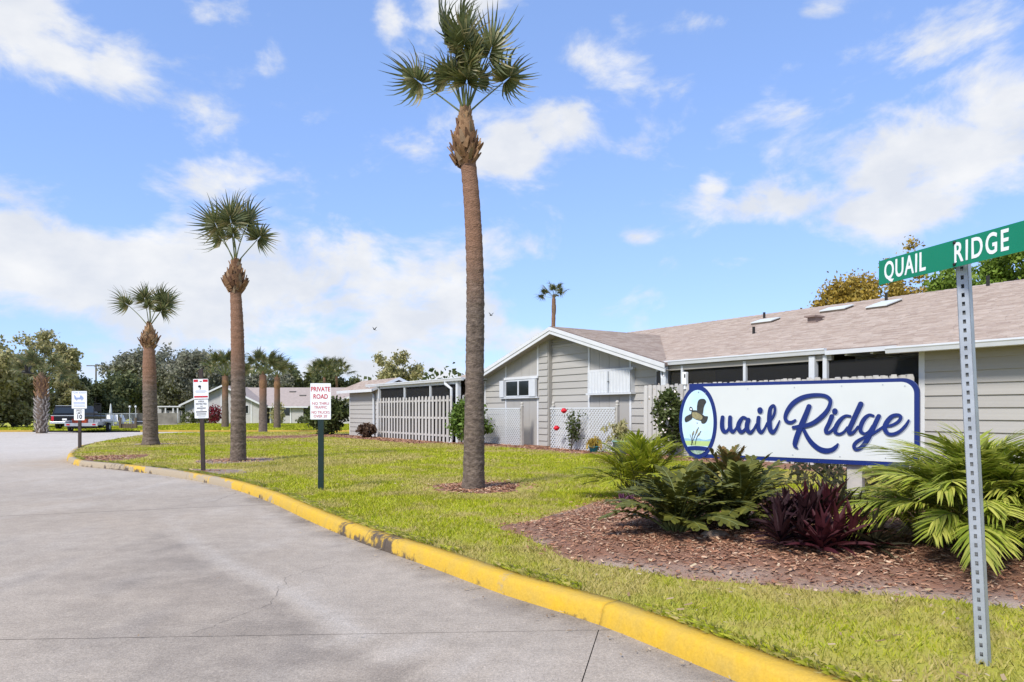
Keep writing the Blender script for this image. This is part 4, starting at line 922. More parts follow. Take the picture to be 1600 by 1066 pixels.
# cameras on the patio corner
def seccam(x, y, z, label):
    p = H(x, y); t = empty('security_camera', (p[0], p[1], z), HRZ, label, 'camera', None)
    return t
t = seccam(1.30, -.56, 2.13, 'upright white floodlight camera on top of the fence'); MB().box((-.07, -.06, 0), (.07, .06, .36), 0, .02).build('housing', m_swhite, t); box('lens', (.02, -.068, .20), (.06, -.061, .30), m_black, t); box('mount', (-.03, -.03, -.12), (.03, .03, .0), m_swhite, t)
t = seccam(.98, -.60, 1.70, 'flat white camera just left of the sign'); MB().box((-.17, -.10, 0), (.17, .10, .10), 0, .025).build('housing', m_swhite, t); box('mount', (-.02, .05, -.10), (.02, .09, .0), m_black, t)
STROKES = [[(0.675, 1.313, 0.0279), (0.667, 1.237, 0.0313), (0.673, 1.16, 0.0324), (0.705, 1.119, 0.0279), (0.747, 1.139, 0.02), (0.775, 1.194, 0.0177)], [(0.781, 1.314, 0.0276), (0.778, 1.238, 0.0299), (0.784, 1.167, 0.0298), (0.815, 1.121, 0.0248), (0.852, 1.152, 0.0165), (0.882, 1.201, 0.0142)], [(1.011, 1.292, 0.0194), (0.959, 1.313, 0.0217), (0.91, 1.25, 0.03), (0.895, 1.18, 0.0317), (0.932, 1.121, 0.0261), (0.985, 1.154, 0.0195), (1.02, 1.225, 0.0183)], [(1.031, 1.283, 0.0301), (1.014, 1.219, 0.0324), (1.017, 1.155, 0.0313), (1.055, 1.117, 0.0242), (1.101, 1.156, 0.016), (1.139, 1.226, 0.0139)], [(1.166, 1.311, 0.0276), (1.16, 1.242, 0.0287), (1.163, 1.168, 0.0297), (1.198, 1.121, 0.0238), (1.24, 1.164, 0.0158), (1.279, 1.243, 0.0147)], [(1.277, 1.238, 0.0147), (1.329, 1.286, 0.0157), (1.369, 1.359, 0.0177), (1.379, 1.427, 0.0166), (1.359, 1.469, 0.0187), (1.321, 1.432, 0.024), (1.309, 1.338, 0.0314), (1.309, 1.223, 0.0334), (1.319, 1.16, 0.0324), (1.35, 1.124, 0.026), (1.387, 1.161, 0.0187), (1.418, 1.224, 0.0134), (1.439, 1.276, 0.0072)], [(1.633, 1.283, 0.0152), (1.586, 1.255, 0.0213), (1.532, 1.265, 0.023), (1.51, 1.318, 0.0246), (1.54, 1.406, 0.0286), (1.611, 1.498, 0.0314), (1.711, 1.562, 0.03), (1.819, 1.59, 0.0277), (1.925, 1.595, 0.0244), (2.001, 1.58, 0.0233), (2.046, 1.542, 0.0232), (2.052, 1.495, 0.0222), (2.02, 1.411, 0.0252), (1.954, 1.331, 0.0292), (1.867, 1.26, 0.0285), (1.78, 1.221, 0.0273), (1.691, 1.205, 0.0251), (1.611, 1.192, 0.0202)], [(1.802, 1.456, 0.0307), (1.77, 1.37, 0.0328), (1.721, 1.248, 0.036), (1.671, 1.125, 0.0342), (1.636, 1.012, 0.0333), (1.631, 0.963, 0.0242), (1.659, 0.933, 0.0091)], [(1.735, 1.167, 0.021), (1.78, 1.077, 0.0258), (1.838, 0.998, 0.0306), (1.915, 0.935, 0.0333), (1.992, 0.911, 0.0349), (2.067, 0.925, 0.0289), (2.114, 0.962, 0.023), (2.139, 0.999, 0.0105)], [(2.069, 1.333, 0.0289), (2.039, 1.252, 0.027), (2.003, 1.172, 0.0262), (2.009, 1.134, 0.0223), (2.053, 1.145, 0.0174), (2.1, 1.201, 0.0144)], [(2.279, 1.337, 0.0141), (2.225, 1.34, 0.017), (2.168, 1.293, 0.0238), (2.12, 1.213, 0.0277), (2.109, 1.146, 0.023), (2.151, 1.12, 0.0172), (2.206, 1.146, 0.0152), (2.247, 1.201, 0.0142)], [(2.396, 1.483, 0.0306), (2.356, 1.391, 0.0298), (2.311, 1.284, 0.029), (2.268, 1.176, 0.0282), (2.275, 1.13, 0.0226), (2.32, 1.15, 0.0168), (2.365, 1.212, 0.014)], [(2.53, 1.342, 0.0155), (2.485, 1.351, 0.0184), (2.432, 1.304, 0.0249), (2.394, 1.217, 0.026), (2.398, 1.152, 0.0213), (2.441, 1.131, 0.0157), (2.485, 1.161, 0.0138), (2.522, 1.224, 0.0137)], [(2.589, 1.339, 0.0254), (2.55, 1.248, 0.0264), (2.511, 1.152, 0.0265), (2.458, 1.045, 0.0276), (2.396, 0.966, 0.0232), (2.341, 0.943, 0.0215), (2.32, 0.981, 0.0215), (2.351, 1.033, 0.0205), (2.432, 1.085, 0.0185), (2.52, 1.128, 0.0155), (2.607, 1.192, 0.0145), (2.654, 1.23, 0.0126)], [(2.654, 1.223, 0.0126), (2.718, 1.231, 0.0161), (2.787, 1.272, 0.0168), (2.821, 1.326, 0.0177), (2.79, 1.354, 0.0186), (2.726, 1.335, 0.0241), (2.669, 1.259, 0.0278), (2.655, 1.193, 0.0261), (2.686, 1.138, 0.0215), (2.745, 1.133, 0.0196), (2.81, 1.167, 0.0177), (2.869, 1.233, 0.0158), (2.902, 1.294, 0.0105)]]
DOTS = [(1.185, 1.406, 0.0328), (2.104, 1.394, 0.0297)]
BODY = [(0.234, 1.407), (0.309, 1.403), (0.381, 1.356), (0.422, 1.329), (0.464, 1.325), (0.466, 1.301), (0.446, 1.251), (0.411, 1.225), (0.375, 1.231), (0.363, 1.261), (0.303, 1.277), (0.236, 1.311), (0.219, 1.356)]
BREAST = [(0.236, 1.378), (0.309, 1.376), (0.375, 1.339), (0.39, 1.3), (0.357, 1.272), (0.297, 1.283), (0.242, 1.316)]
WINGUP = [(0.307, 1.407), (0.309, 1.468), (0.323, 1.53), (0.351, 1.56), (0.399, 1.565), (0.428, 1.551), (0.443, 1.523), (0.422, 1.484), (0.407, 1.445), (0.399, 1.39), (0.39, 1.358), (0.345, 1.384)]
WINGLO = [(0.23, 1.361), (0.188, 1.344), (0.145, 1.322), (0.124, 1.293), (0.13, 1.248), (0.163, 1.248), (0.206, 1.271), (0.236, 1.299)]
HEAD = [(0.195, 1.44), (0.212, 1.457), (0.236, 1.444), (0.246, 1.418), (0.234, 1.399), (0.21, 1.399), (0.194, 1.412)]
HEADW = [(0.204, 1.429), (0.222, 1.437), (0.236, 1.421), (0.219, 1.407)]
# ------------------------------------------------------------------ entrance sign
def smooth_path(P, n=7):
    P = [np.array(p, float) for p in P]; out = []
    for i in range(len(P) - 1):
        p0 = P[max(i - 1, 0)]; p1 = P[i]; p2 = P[i + 1]; p3 = P[min(i + 2, len(P) - 1)]
        for t in np.arange(n) / n:
            out.append(.5 * (2 * p1 + (p2 - p0) * t + (2 * p0 - 5 * p1 + 4 * p2 - p3) * t * t + (3 * p1 - p0 - 3 * p2 + p3) * t**3))
    out.append(P[-1]); return np.array(out)
def stroke(path, y_front, th, off=(0, 0), rise=.00005):
    """brush stroke of varying width with round ends, cut from a thin board"""
    Q = smooth_path(path); c = Q[:, :2] + off; w = Q[:, 2]; d = np.gradient(c, axis=0); d /= np.linalg.norm(d, axis=1)[:, None] + 1e-9; nn = np.stack([-d[:, 1], d[:, 0]], 1)
    rowsL = []; 
    for k in range(5): a = math.pi / 2 * (1 - (k + 1) / 6); rowsL.append((c[0] - d[0] * w[0] * math.sin(a), nn[0], w[0] * math.cos(a)))
    rowsL += [(c[i], nn[i], w[i]) for i in range(len(c))]
    for k in range(5): a = math.pi / 2 * (k + 1) / 6; rowsL.append((c[-1] + d[-1] * w[-1] * math.sin(a), nn[-1], w[-1] * math.cos(a)))
    V = []; F = []
    for i, (p, n_, w_) in enumerate(rowsL):
        a = p + n_ * w_; b = p - n_ * w_; yf = y_front - i * rise
        V += [(a[0], yf, a[1]), (b[0], yf, b[1]), (a[0], yf + th, a[1]), (b[0], yf + th, b[1])]
    for i in range(len(rowsL) - 1):
        o = 4 * i; F += [(o, o + 4, o + 5, o + 1), (o + 2, o + 6, o + 4, o), (o + 1, o + 5, o + 7, o + 3)]
    return V, F
def ell(cx, cz, rx, rz, n=48, a0=0, a1=2 * math.pi): return [(cx + rx * math.cos(a0 + (a1 - a0) * i / n), cz + rz * math.sin(a0 + (a1 - a0) * i / n)) for i in range(n)]
def rrect(x0, x1, z0, z1, r_, n=8, left=True):
    P = []
    for cx, cz, a in ((x1 - r_, z1 - r_, 0), (x0 + r_ if left else x0, z1 - (r_ if left else 0), 90), (x0 + r_ if left else x0, z0 + (r_ if left else 0), 180), (x1 - r_, z0 + r_, 270)):
        rr = r_ if (left or cx > x0 + .01) else 0
        for k in range(n + 1 if rr else 1): t = R(a + 90 * k / n); P.append((cx + rr * math.cos(t), cz + rr * math.sin(t)))
    return P
SRZ = math.atan2(-.65, .76)
sg = empty('entrance_sign', (2.35, 9.95, 0), SRZ, 'large white entrance sign with blue border and blue script lettering', 'sign')
bd = MB().prism(rrect(.18, 3.005, .755, 1.775, .17, left=False), -.03, .03).build('board', m_blue, sg)
MB().prism(ell(.313, 1.243, .280, .508), -.036, .034).build('oval_frame', m_blue, sg)
pn = MB().prism(clip_poly(rrect(.34, 2.953, .808, 1.732, .135, left=False), lambda q: 1), -.034, -.031).build('panel', m_panel, sg)
ovp = MB().prism(ell(.313, 1.243, .232, .445), -.044, -.040).build('oval_picture', mat('oval_sky_paint', (.42, .66, .80), .5, .08, 2, c2=(.62, .76, .86), mixw=1), sg)
# the oval frame stands proud over the panel's left edge
MB().prism(ell(.313, 1.243, .281, .509), -.039, -.0345).build('oval_rim', m_blue, sg)
def inoval(poly, rx=.232, rz=.445):
    E = ell(.313, 1.243, rx, rz, 40); p = poly
    for i in range(len(E)):
        a, b = E[i], E[(i + 1) % len(E)]; p = clip_poly(p, lambda q: (b[0] - a[0]) * (q[1] - a[1]) - (b[1] - a[1]) * (q[0] - a[0]))
        if len(p) < 3: return p
    return p
def flat(name, poly, y, m, parent=ovp):
    if len(poly) >= 3: return MB().prism(poly, y, y + .0015).build(name, m, parent)
m_mead = mat('painted_meadow', (.42, .56, .22), .6, .1, 9); m_hill = mat('painted_hills', (.28, .47, .58), .6, .1, 9); m_quail = mat('painted_feathers', (.022, .026, .032), .6, .2, 30, c2=(.06, .06, .05), mixw=1); m_breast = mat('painted_breast', (.27, .24, .13), .6, .3, 30)
zz_ = [1.010 + .012 * math.sin(i * 1.9) for i in range(10)]
flat('hills', inoval([(.06, .96)] + [(.56, .96)] + [(.56 - i * .0555, zz_[i]) for i in range(10)]), -.0462, m_hill)
flat('meadow', inoval([(.05, .905), (.58, .905), (.58, .985), (.05, .980)]), -.0465, m_mead)
flat('water', inoval([(.05, .87), (.58, .87), (.58, .917), (.05, .917)]), -.0470, mat('painted_water', (.45, .62, .74), .5, .1, 9))
flat('reeds', inoval([(.05, .6), (.58, .6), (.58, .868), (.05, .868)]), -.0468, mat('painted_reeds', (.16, .27, .16), .6, .5, 30, c2=(.45, .55, .5), mixw=1))
flat('oval_band', inoval([(.313 + .31 * math.cos(a), .80 + .115 * math.sin(a)) for a in np.linspace(math.pi, 0, 16)] + [(.313 + .31 * math.cos(a), .755 + .10 * math.sin(a)) for a in np.linspace(0, math.pi, 16)], .236, .449), -.0488, m_blue)
for k, (P_, w_) in enumerate((([(.218, .93), (.262, 1.02), (.300, 1.11), (.331, 1.171)], .004), ([(.249, .93), (.236, 1.03), (.263, 1.12)], .004), ([(.279, .93), (.309, 1.04), (.367, 1.121)], .004), ([(.23, .92), (.226, 1.0), (.205, 1.07)], .003))):
    V, F = stroke([(*p, w_) for p in P_], -.0496 - k * .0008, .001); MB().add(V, F).build('cattail', m_quail, ovp)
for k, (a, b) in enumerate((((.292, 1.09), (.318, 1.15)), ((.325, 1.065), (.352, 1.10)), ((.243, 1.07), (.258, 1.11)))):
    V, F = stroke([(*a, .007), (*(np.add(a, b) / 2), .010), (*b, .005)], -.0532 - k * .0006, .001); MB().add(V, F).build('cattail_head', m_breast, ovp)
def spl(p): 
    q = smooth_path([(*a, 0) for a in p + [p[0]]], 4)[:-1]; return [(a, b) for a, b, _ in q]
flat('quail_body', spl(BODY), -.0490, m_quail); flat('quail_wing', spl(WINGUP), -.0500, m_quail); flat('quail_wing', spl(WINGLO), -.0508, m_quail)
flat('quail_breast', spl(BREAST), -.0526, m_breast); flat('quail_head', spl(HEAD), -.0516, m_quail); flat('quail_face', spl(HEADW), -.0536, m_swhite)
lt = empty('lettering', parent=sg)
for k, S_ in enumerate(STROKES):
    S_ = [(a_, b_, c_ * .92) for a_, b_, c_ in S_]
    V, F = stroke(S_, -.0365, .0012, (.012, -.014), 0.00002); MB().add(V, F).build('letter_shadow', m_shadowgrey, lt)
    V, F = stroke(S_, -.0465 - (k % 4) * .0021, .008); MB().add(V, F).build('letter_stroke', m_blue, lt)
for u, z, w in DOTS:
    MB().prism(ell(u + .012, z - .014, w * 1.08, w * 1.28, 24), -.0372, -.0362).build('letter_shadow', m_shadowgrey, lt); MB().prism(ell(u, z, w * 1.05, w * 1.25, 24), -.0500, -.040).build('letter_dot', m_blue, lt)
for u, z in ((1.02, 1.69), (1.62, 1.695), (2.18, 1.70), (2.63, 1.705), (2.86, 1.685), (1.60, .845), (2.16, .845), (2.66, .85), (2.86, .855), (.43, 1.64), (.33, 1.66), (.42, .845), (.31, 1.235)):
    MB().prism(ell(u, z, .007, .007, 8), -.0545 if u < .5 else -.040, -.036).build('bolt', m_galv, sg)
for a in (.62, 2.22): MB().box((a, .031, -.1), (a + .17, .16, 1.55), 0, .006).build('post', m_post, sg)

# ------------------------------------------------------------------ text on signs
def text(s, size, m, parent, x, z, y, name='lettering', wx=1.0, bold=0.0, th=.0008, align='CENTER', rz=0, sp=1.0):
    cu = bpy.data.curves.new('t', 'FONT'); cu.body = s; cu.size = 1; cu.align_x = align; cu.align_y = 'CENTER'; cu.extrude = .001; cu.offset = bold; cu.space_character = sp; cu.resolution_u = 4
    o = bpy.data.objects.new('t', cu); col.objects.link(o); dg = bpy.context.evaluated_depsgraph_get(); me = bpy.data.meshes.new_from_object(o.evaluated_get(dg))
    bpy.data.objects.remove(o); bpy.data.curves.remove(cu)
    for v in me.vertices: v.co = (v.co.x * size * wx, -v.co.z * th / .001, v.co.y * size)
    t = link(name, me, m, parent, (x, y, z)); me.materials.clear(); me.materials.append(m); return t
# street sign on a leaning perforated post
px_, py_ = 2.385, 3.56; pz_ = lz(px_, py_)
ss_ = empty('street_sign', (px_, py_, pz_), 0, 'green street name blade on a leaning perforated steel post', 'street sign')
mb = MB(); LH = 2.14; w = .0275; hw_ = .007; lean = -.095 / 2.14
mb.box((-w, -w, -.3), (-w + .003, w, LH)); mb.box((w - .003, -w, -.3), (w, w, LH)); mb.box((-w, w - .003, -.3), (w, w, LH))
mb.box((-w, -w, -.3), (-hw_, -w + .003, LH)); mb.box((hw_, -w, -.3), (w, -w + .003, LH)); mb.box((-w, -w, LH), (w, w, LH + .002))
z = -.3
while z < LH: mb.box((-hw_, -w, z), (hw_, -w + .003, min(z + .024, LH))); z += .0455
po = mb.build('post', m_galv, ss_); po.rotation_euler = (0, math.atan(lean), R(0)); po.rotation_euler.z = R(-48)
bl = empty('blade', (-.092 - .05, -.012, 2.08 - pz_ + .115), math.atan2(-.974, .226), parent=ss_)
bo = MB().box((-.535, -.002, -.069), (.56, .002, .069), 0, 0).build('plate', m_green, ss_); bo.parent = bl
tq = text('QUAIL', .142, m_swhite, bl, -.345, -.003, -.0026, bold=.016, wx=.66, sp=1.12); tq.parent = bl
tq = text('RIDGE', .142, m_swhite, bl, .135, -.003, -.0026, bold=.016, wx=.66, sp=1.22); tq.parent = bl
for z in (.055, -.055): b = MB().lathe([(0, 0), (.009, .0), (.007, .006), (0, .007)], (0, 0, 0), 8).build('bolt', m_black, bl); b.location = (-.012, -.003, z); b.rotation_euler = (R(90), 0, 0)

def signpost(name, gx_, gy_, label, mpost, top, w=.035, cat='sign', rz=0):
    t = empty(name, (gx_, gy_, lz(gx_, gy_)), rz, label, cat); box('post', (-w, 0, -.3), (w, .05, top), mpost, t, .004); return t
def plate(t, x0, x1, z0, z1, m=None, y=-.006, name='plate', edge=None):
    p = MB().prism(rrect(x0, x1, z0, z1, .012, 4), y, y + .003).build(name, m or m_swhite, t)
    return p
def bars(p, lines, m, y=-.0068):
    for x0, x1, z, h in lines: box('text_line', (x0, y - .0005, z - h / 2), (x1, y, z + h / 2), m, p)
# private road
x, y = G(501, 765, LZ); t = signpost('private_road_sign', x, y, 'white sign with large red letters reading private road on green post', m_greenpost, 1.74, .045); t.rotation_euler.z = R(4)
p = plate(t, -.165, .165, 1.155, 1.745)
text('PRIVATE', .105, m_redp, p, 0, 1.645, -.0072, bold=.018, wx=.80); text('ROAD', .105, m_redp, p, 0, 1.525, -.0072, bold=.018, wx=.80)
text('NO THRU', .062, m_redp, p, 0, 1.413, -.0072, wx=.98); text('TRAFFIC', .062, m_redp, p, 0, 1.350, -.0072, wx=.90); text('NO TRUCKS', .062, m_redp, p, 0, 1.268, -.0072, wx=.84); text("OVER 20'", .062, m_redp, p, 0, 1.205, -.0072, wx=.90)
# surveillance sign
x, y = G(317, 736, LZ); t = signpost('surveillance_sign', x, y, 'white warning sign with red bands on a tall brown post', m_brownpost, 2.19, .042); t.rotation_euler.z = R(6); t.rotation_euler.y = R(-1.3)
p = plate(t, -.155, .155, 1.55, 1.975); box('red_band', (-.145, -.0078, 1.91), (-.055, -.0062, 1.962), m_redp, p); box('red_band', (.045, -.0078, 1.91), (.145, -.0062, 1.962), m_redp, p)
MB().prism([(-.035, 1.93), (.03, 1.93), (.005, 1.905)], -.0078, -.0062).build('eye_symbol', m_ink, p)
MB().prism(ell(-.025, 1.815, .032, .026, 14), -.0078, -.0062).build('camera_symbol', m_ink, p); MB().prism([(-.015, 1.80), (.004, 1.79), (-.012, 1.748), (-.025, 1.745)], -.0082, -.0066).build('camera_symbol', m_ink, p)
bars(p, [(-.10, .10, 1.725, .008), (-.12, .12, 1.705, .008), (-.10, .09, 1.685, .008)], m_shadowgrey); bars(p, [(-.14, .14, 1.595, .034)], m_redp)
p = plate(t, -.14, .145, 1.135, 1.535); text('AREA', .05, m_ink, p, .0, 1.495, -.0072, bold=.01); text('RESTRICTED', .052, m_ink, p, 0, 1.440, -.0072, bold=.012, wx=.78)
bars(p, [(-.02, .03, 1.392, .012), (-.09, .09, 1.352, .02), (-.02, .03, 1.312, .012), (-.11, .11, 1.272, .022), (-.10, .10, 1.232, .012), (-.10, .10, 1.205, .012), (-.07, .08, 1.165, .008)], m_ink)
# speed limit and tow away
x, y = G(124, 701, LZ); t = signpost('speed_limit_sign', x, y, 'white speed limit sign under a towing notice on brown post', m_brownpost, 1.9, .05)
p = plate(t, -.18, .18, .985, 1.37); text('SPEED', .10, m_ink, p, 0, 1.315, -.0075, wx=.82, bold=.006); text('LIMIT', .10, m_ink, p, 0, 1.225, -.0075, wx=.82, bold=.006); text('10', .205, m_ink, p, 0, 1.095, -.0075, bold=.03)
p = plate(t, -.26, .26, 1.39, 1.99); text('TOW AWAY', .10, m_bluep, p, 0, 1.93, -.0075, wx=.85, bold=.008)
MB().prism([(-.16, 1.70), (.15, 1.70), (.15, 1.76), (.08, 1.84), (.02, 1.84), (.02, 1.77), (-.10, 1.77), (-.16, 1.86), (-.18, 1.85)], -.0078, -.0062).build('tow_symbol', m_bluep, p)
for cx in (-.09, .09): MB().prism(ell(cx, 1.69, .032, .032, 12), -.0090, -.0062).build('tow_symbol', m_shadowgrey, p)
bars(p, [(-.2, .2, 1.60, .022), (-.2, .2, 1.555, .022)], m_bluep); bars(p, [(-.2, .2, 1.505, .022), (-.2, .2, 1.46, .022)], m_shadowgrey)

# ------------------------------------------------------------------ palms
def fan_frond(seed, pet=.95, fan=.62, nseg=32, spread=132, droop=.5):
    """costapalmate leaf: petiole along +x, blade of folded segments with split drooping tips"""
    r = np.random.default_rng(seed); V = []; F = []; mids = []
    def addv(L): n = len(V); V.extend(L); return n
    # petiole
    pts = [(pet * q, 0, .05 * math.sin(q * 3.1)) for q in np.linspace(0, 1, 6)]; mb = MB(); mb.tube(pts, [.020, .016, .013, .012, .011, .010], 5); 
    for i in range(nseg):
        u = (i / (nseg - 1)) * 2 - 1; a = R(spread * u) + r.normal(0, .035); L = fan * (1 - .30 * abs(u)**2) * r.uniform(.66, 1.15)
        base = np.array([pet + .16 * (1 - abs(u)) * 1.2, .015 * u, -.03 * (1 - abs(u))]); d = np.array([math.cos(a), math.sin(a), 0])
        lat = np.array([-math.sin(a), math.cos(a), 0]); fold = .035 * (1 + .4 * abs(u)) * (1 if i % 2 else -1)
        dr = droop * r.uniform(.6, 1.5) * L; tw = r.normal(0, .03)
        prof = [(0, .004), (.30, .021), (.52, .018), (.78, .008), (1.0, .0012)]
        rows_ = []
        for q, w in prof:
            c = base + d * L * q; bend = max(0, q - .45); c = c + np.array([0, 0, -.06 * (u * u) * q - dr * bend**2 * 1.6 + fold * .35 * (1 - q)]); c = c - d * dr * bend**2 * .5
            s_ = lat * w * fan / .70 * (1.15 if q < .5 else 1); rows_.append((c - s_ + [0, 0, .012 * (1 - q)], c + s_ - [0, 0, .012 * (1 - q)]))
        n = addv([tuple(p) for rw in rows_ for p in rw]); mids.append([tuple((rw[0] + rw[1]) / 2 + np.array([0, 0, -.004])) for rw in (rows_[0], rows_[1], rows_[2])])
        for k in range(len(rows_) - 1): o = n + 2 * k; F.append((o, o + 1, o + 3, o + 2))
    for i in range(nseg - 1):                # the inner third of the blade is one fused, pleated sheet
        a0, a1, a2 = (np.array(q) for q in mids[i]); b0, b1, b2 = (np.array(q) for q in mids[i + 1]); n = addv([tuple(a0), tuple(b0), tuple(b1), tuple(a1), tuple(b1 + (b2 - b1) * .35), tuple(a1 + (a2 - a1) * .35)]); F.append((n, n + 1, n + 2, n + 3)); F.append((n + 3, n + 2, n + 4, n + 5))
    mb2 = MB(); mb2.add(mb.v, mb.f, 1, True); mb2.add(V, F, 0); me = mb2.mesh('frond'); me.materials.append(m_frond); me.materials.append(m_petiole); return me
FR = [fan_frond(s, fan=f, droop=d, spread=sp) for s, f, d, sp in ((1, .66, .5, 122), (2, .60, .9, 135), (3, .62, .4, 112), (4, .60, 1.3, 140), (5, .50, .8, 125))]
boot_me = MB().add([(-.034, 0, 0), (.034, 0, 0), (.024, .022, .12), (-.024, .022, .12), (-.016, .028, .20), (.010, .036, .215), (-.04, -.02, 0), (.04, -.02, 0), (.0, .012, .21)],
                   [(0, 1, 2, 3), (3, 2, 5, 4), (6, 3, 4, 8), (7, 8, 5, 2), (0, 3, 6), (1, 7, 2), (6, 8, 7)]).mesh('boot'); boot_me.materials.append(m_boot)
attr_mix(m_bark, 'upper', (.225, .125, .08), ns=5, amp=.6, sharp=1.1); speckle(m_bark, 22, .72, 1.25)
def trunk_mesh(path, rads, seed, n=28, step=.03, ring=.022, mats=None, split=.62):
    """palm stem: leaf scar rings, slight lumps; upper part redder"""
    r = np.random.default_rng(seed); P = np.array(path, float); s = np.concatenate([[0], np.cumsum(np.linalg.norm(np.diff(P, axis=0), axis=1))]); m = int(s[-1] / step); q = np.linspace(0, s[-1], m)
    cs = smooth_path([(*p, ) for p in P], 12); ss2 = np.concatenate([[0], np.cumsum(np.linalg.norm(np.diff(cs, axis=0), axis=1))]); q = np.linspace(0, ss2[-1], m)
    C = np.stack([np.interp(q, ss2, cs[:, k]) for k in range(3)], 1); rad = np.interp(q, s * ss2[-1] / s[-1], rads)
    V = []; a = np.arange(n) / n * 2 * math.pi
    for i in range(m):
        k = 1 + ring * (1 if (i // 2) % 3 == 0 else -.35) + r.normal(0, ring * .5)
        rr = rad[i] * (k + r.normal(0, .016, n) + .03 * np.sin(a * 3 + i * .02)); V.append(np.stack([C[i, 0] + rr * np.cos(a), C[i, 1] + rr * np.sin(a), np.full(n, C[i, 2]) + r.normal(0, .004, n)], 1))
    V = np.concatenate(V); I = np.arange(m * n).reshape(m, n); In = np.roll(I, -1, 1); F = np.stack([I[:-1], In[:-1], In[1:], I[1:]], -1).reshape(-1, 4)
    up = np.repeat(np.clip((np.arange(m) / m - split) / .22 + .5, 0, 1), n)
    me = npmesh('trunk', V, F, True, {'upper': up}); me.materials.append(m_bark); return me, C, rad
def dirq(dx, up, dep):                                # direction of a leaf stalk
    return Vector((dx, dep, up)).normalized()
def palm(label, x, y, path, rads, fronds, seed, bh=.95, br=.26, nb=80, sc_=1.0, split=.62, group='palms on the lawn'):
    z = lz(x, y); t = empty('palm_tree', (x, y, z - .03), 0, label, 'palm tree', group)
    me, C, rad = trunk_mesh(path[:-1] + [(path[-1][0], path[-1][1], path[-1][2] - bh * .5)], rads[:-1] + [rads[-1] * .9], seed, split=split); link('trunk', me, None, t)
    top = Vector(path[-1]); r = np.random.default_rng(seed)
    cr_ = MB().lathe([(rads[-2] * .8, -bh * .8), (rads[-1] * 1.05, -bh * .6), (br * .75, -bh * .42), (br * .62, -bh * .2), (.10, 0), (.05, .12)], (0, 0, 0), 14).build('crown', m_boot, t, top)
    for k in range(nb):
        q = (k + r.uniform(-.3, .3)) / nb; q = min(max(q, 0), 1); a = k * 2.39996 + r.normal(0, .12); zz = -bh * .80 + bh * .84 * q; prof = np.interp(q, [0, .25, .6, 1], [rads[-1] * .98, br * .84, br * .60, .06])
        o = bpy.data.objects.new('boot', boot_me); col.objects.link(o); o.parent = cr_; o.location = (math.cos(a) * prof, math.sin(a) * prof, zz)
        o.rotation_euler = (R(-6) + (q - .35) * .75 + r.normal(0, .16), r.choice([-1, 1]) * r.uniform(.1, .5), a - math.pi / 2); s_ = r.uniform(.6, 1.15) * br / .26; o.scale = (s_ * 1.3, s_, s_ * (1.0 - .25 * q))
    for k, (dx, up, dep, L, roll, v) in enumerate(fronds):
        d = dirq(dx, up, dep); X = d; Zr = Vector((0, 0, 1)) if abs(d.z) < .97 else Vector((0, 1, 0)); Yv = Zr.cross(X).normalized(); Zv = X.cross(Yv)
        M = Matrix((X, Yv, Zv)).transposed().to_4x4() @ Matrix.Rotation(R(roll), 4, 'X')
        o = bpy.data.objects.new('frond', FR[v % len(FR)]); col.objects.link(o); o.parent = cr_; o.matrix_local = Matrix.Translation((0, 0, -.02)) @ M @ Matrix.Diagonal((L * sc_, sc_, sc_, 1))
    return t
s1 = .01057
x, y = G(738, 766, LZ)
palm('tallest palm standing in a mulch ring beside the entrance drive', x, y, [(0, 0, -.1), (.02, 0, .25), (.032, 0, 1.7), (.045, 0, 3.3), (.0, .0, 4.55), (-.085, 0, 5.5), (-.115, 0, 6.10)],
     [.205, .175, .150, .142, .132, .122, .15], [(-1, .82, .2, .98, 72, 1), (.95, .88, .1, .88, -66, 3), (.42, 1.0, -.12, 1.02, -72, 0), (-.22, 1.0, -.1, 1.15, 70, 0), (.0, 1.0, -.3, 1.02, 30, 2),
      (-.32, 1.0, -.35, .62, 60, 4), (.12, 1, -.4, .70, -40, 4), (.05, 1.2, .2, 1.2, 95, 2), (-.05, 1.1, .35, .8, 120, 1), (-.16, 1.1, -.2, .85, 85, 0), (.18, 1.1, -.25, .9, -85, 2), (-.5, 1, .1, .72, 62, 3), (-.04, 1.3, -.05, 1.3, 75, 4), (.3, 1, .3, .7, -110, 3), (.08, 1, -.5, .5, 10, 1)], 3, 1.05, .25, 130)
x, y = G(372, 721, LZ)
palm('middle palm of the three along the drive', x, y, [(0, 0, -.1), (.0, 0, .3), (.0, 0, 1.8), (-.02, 0, 3.4), (-.07, 0, 5.05)],
     [.215, .19, .175, .155, .14], [(-.42, 1, -.2, .9, 68, 0), (.85, 1, .05, .78, -64, 3), (.0, 1, -.3, .95, 20, 2), (.2, 1.0, .2, .98, -70, 0), (-.25, 1, .3, .98, 80, 1), (-.6, 1, .2, .75, 80, 3), (.1, 1, -.4, .65, -30, 4), (.0, 1.2, .1, 1.0, 90, 0)], 5, .95, .30, 110, 1.12, split=.55)
x, y = G(235, 696, LZ)
palm('shortest and leftmost of the three palms along the drive', x, y, [(0, 0, -.1), (0, 0, .35), (-.02, 0, 1.6), (-.04, 0, 3.1), (-.05, 0, 4.55)],
     [.36, .27, .245, .23, .19], [(-.95, 1, 0, .95, 72, 2), (.8, 1, -.1, .62, -62, 1), (0, 1, -.3, .82, 20, 2), (.3, 1, .25, .85, -70, 0), (-.15, 1, .25, .9, 75, 2), (.55, 1, .3, .85, -80, 2), (.2, 1, -.4, .65, -30, 4)], 8, 1.05, .34, 110, 1.25, split=.6)
